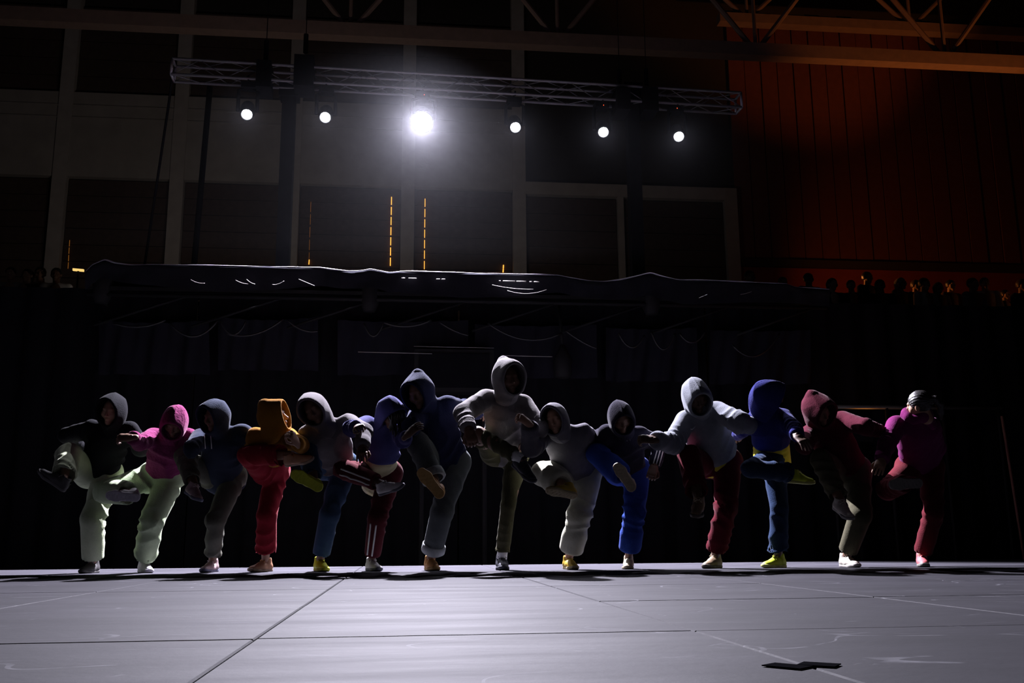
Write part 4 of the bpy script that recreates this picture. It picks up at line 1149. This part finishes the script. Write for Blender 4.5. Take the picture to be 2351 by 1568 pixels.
 dict(h=1.68, label='person with dark ponytail in magenta hoodie with the hood down and dull red trousers', foot=(2119, 1296), toe_s=(-.3, 0, 1), pv=(2112, 1072), nk=(2104, 968), hd=(2111, 932),
   kn_s=(2108, 1190), kn=(2036, 1126), an=(2084, 1106), SL=(2058, 976), EL=(2036, 1022), WL=(2024, 1058), SR=(2136, 980), ER=(2152, 1030), WR=(2130, 1050), ERn=False, WRn=False,
   face=(-.62, -.05, -.60), toe_r=(-.98, -.06, .15), up_r=(0, .25, -.97), skin=SK['tan'], top=cloth('magenta', (.125, .016, .08)), pants=cloth('dull_red', (.09, .015, .02)), cuff=.074, cuff_end=.9, hood_down=True, hair='ponytail', hairmat=HAIR, **shoes('coral')),
]
for i, sp in enumerate(DAN): dancer(sp, 11+i)

# ------------------------------------------------------------------ spectators on the stand
def spectator_meshes(seed):
    rr = random.Random(seed); s = 1.0
    sh_ = .19
    aL = [(-.19, 0, 1.40), (-.24, .02, 1.12), (-.12, .22, 1.02)]
    aR = [(.19, 0, 1.40), (.25, .03, 1.12), (.14 if seed % 2 else .22, .20 if seed % 2 else .02, 1.02 if seed % 2 else .88)]
    H = np.array([rr.uniform(-.02, .02), .02, 1.60])
    def top_fn(p):
        d = cap(p, (0, 0, .92), (0, 0, 1.30), .15, .165, (0, 1, 0), .66, (.007, .11, seed, 0))
        d = smax(d, .90-p[:, 2], .015)
        d = smin(d, cap(p, (-.17, 0, 1.41), (.17, 0, 1.41), .058, .058), .06)
        for a in (aL, aR):
            d = smin(d, cap(p, a[0], a[1], .065, .055), .03); d = smin(d, cap(p, a[1], a[2], .053, .042), .02)
        return d
    def leg_fn(p):
        d = cap(p, (-.08, 0, .92), (.08, 0, .92), .12, .12)
        for x in (-.1, .1):
            d = smin(d, cap(p, (x, 0, .88), (x, .01, .48), .10, .075), .03); d = smin(d, cap(p, (x, .01, .48), (x, 0, .05), .075, .065), .02)
        return smax(d, .0-p[:, 2], .01)
    def skin_fn(p):
        d = cap(p, (0, 0, 1.0), (0, 0, 1.35), .11, .12)
        d = smin(d, cap(p, (0, 0, 1.35), (0, 0, 1.52), .055, .05), .03)
        for a in (aL, aR):
            d = smin(d, cap(p, a[0], a[1], .04, .035), .02); d = smin(d, cap(p, a[1], a[2], .035, .027), .02)
        return d
    def hair_fn(p):
        q = p-H.astype(np.float32)
        d = ell(p, H+np.array([0, -.018, .036]), (.086, .098, .094), X3)
        d = smax(d, dots(q, nrm([0, .8, -.5]))-.035, .012)
        if seed % 3 == 1: d = smin(d, cap(p, H+np.array([0, -.07, .02]), H+np.array([0, -.08, -.16]), .075, .05), .04)
        return d + .002*np.sin(p[:, 0]*120+p[:, 2]*80)
    out = {}
    top = mesh_sdf(top_fn, (-.42, -.3, .8), (.42, .4, 1.55), .018)
    leg = mesh_sdf(leg_fn, (-.3, -.25, -.06), (.3, .25, 1.1), .022)
    sk = mesh_sdf(skin_fn, (-.42, -.3, .8), (.42, .4, 1.6), .02)
    hv = [xf(HEAD, H, X3[0], X3[1], X3[2], 1.0)]
    for a, mi in ((aL, 1), (aR, -1)):
        y = nrm(np.subtract(a[2], a[1])); z = nrm(np.array([0, .3, .9])-y*np.dot([0, .3, .9], y)); hv.append(xf(HANDS['relaxed'], np.array(a[2]), np.cross(y, z)*mi, y, z))
    bod = joinm([sk]+hv)
    hair = mesh_sdf(hair_fn, H-.22, H+.2, .011)
    def me(n, VF):
        o = build(n, VF[0], VF[1], None); d = o.data; d.materials.append(None); bpy.data.objects.remove(o); return d
    return [(n, me(n, v)) for n, v in (('body', bod), ('shirt', top), ('trousers', leg), ('hair', hair))]
SPEC = [spectator_meshes(k) for k in range(3)]
SHIRTS = [cloth('spec_black', (.02, .02, .022)), cloth('spec_grey', (.42, .40, .39)), cloth('spec_white', (.7, .67, .64)), cloth('spec_navy', (.03, .035, .07)), cloth('spec_brown', (.10, .06, .04))]
SNAME = ['black', 'grey', 'white', 'navy', 'brown']
HAIRS = [HAIR, mat('hair_brown', (.05, .028, .015), .5), mat('hair_grey', (.25, .23, .22), .5)]
HN = ['black', 'brown', 'grey']
TRO = cloth('spec_trousers', (.03, .03, .035))
def spectator(px, py, Y, zfloor, var, shirt, hair, rot, label, group):
    """head centre falls on the pixel; height is scaled to stand on the floor of the stand"""
    c = onY(px, py, Y); sc = (c[2]-zfloor)/1.62
    sc = max(.78, min(1.12, sc))
    root = empty('person', (c[0], c[1], zfloor), label, 'person', group)
    for n, me in SPEC[var]:
        o = bpy.data.objects.new(n, me); COL.objects.link(o); o.parent = root
        o.material_slots[0].link = 'OBJECT'
        o.material_slots[0].material = {'body': SK[('tan', 'fair', 'brown')[(var+shirt) % 3]], 'shirt': SHIRTS[shirt], 'trousers': TRO, 'hair': HAIRS[hair]}[n]
    root.rotation_euler = (0, 0, rot); root.scale = (sc, sc, sc)
    return root
PI = math.pi
# x, y of the head centre, depth, variant, shirt, hair, turn
right_crowd = [
 (1722, 632, 17.6, 0, 0, 0, .10, 'standing spectator in black on the stand beside the end pillar'),
 (1795, 648, 17.4, 1, 0, 0, -.1, 'spectator in black low behind the cloth-covered rig on the stand'),
 (1857, 640, 17.5, 2, 3, 0, .2, 'spectator in navy standing apart before the red-lit wall'),
 (1908, 652, 17.2, 1, 3, 1, .1, 'spectator in navy with long brown hair at the stand corner'),
 (1955, 655, 16.9, 0, 4, 1, -.2, 'spectator in brown next to the amber-lit standing figure'),
 (1990, 625, 17.6, 0, 0, 0, .35, 'tallest spectator, face edged with amber light'),
 (2022, 655, 16.8, 2, 0, 0, -.1, 'spectator in black at the rail before the tallest one'),
 (2066, 650, 16.9, 1, 4, 2, .5, 'spectator with long grey hair and brown top'),
 (2102, 655, 17.0, 0, 0, 1, .4, 'spectator in black between grey hair and white shirt'),
 (2122, 652, 16.8, 2, 2, 0, .3, 'spectator in white shirt with black hair at the rail'),
 (2152, 660, 16.8, 1, 1, 0, .1, 'spectator in grey shirt with long black hair at the rail'),
 (2182, 655, 16.9, 0, 4, 0, .3, 'spectator in brown top with black hair beside the grey shirt'),
 (2233, 652, 16.8, 0, 1, 0, .3, 'spectator in grey shirt with short black hair at the rail'),
 (2262, 650, 17.0, 2, 2, 1, -.2, 'spectator in white shirt with brown hair at the rail'),
 (2305, 676, 16.8, 1, 0, 0, .4, 'shorter spectator in black with long black hair at the rail'),
 (2346, 655, 17.0, 0, 3, 1, .2, 'spectator in navy with brown hair at the rail'),
]
for i, (x, y, Y, v, s_, h_, r, lb) in enumerate(right_crowd):
    row = i % 3
    spectator(x, y, (16.8, 17.62, 18.45)[row], STAND_Z+(0, .32, .5)[row], v, s_, h_, PI+r, lb, 'spectators on the stand')
left_crowd = [(28, 628, 17.0, 0, 1, 0, .1, 'spectator in grey shirt on the walkway, farthest from the rig'), (62, 632, 17.0, 1, 0, 0, -.2, 'spectator in black with long hair on the walkway'),
 (96, 628, 17.1, 2, 1, 1, .2, 'spectator in grey with brown hair on the walkway'), (132, 630, 17.0, 0, 2, 0, .1, 'spectator in white shirt at the walkway end')]
for (x, y, Y, v, s_, h_, r, lb) in left_crowd:
    spectator(x, y, Y, WALK_Z, v, s_, h_, PI+r, lb, 'spectators on the walkway')
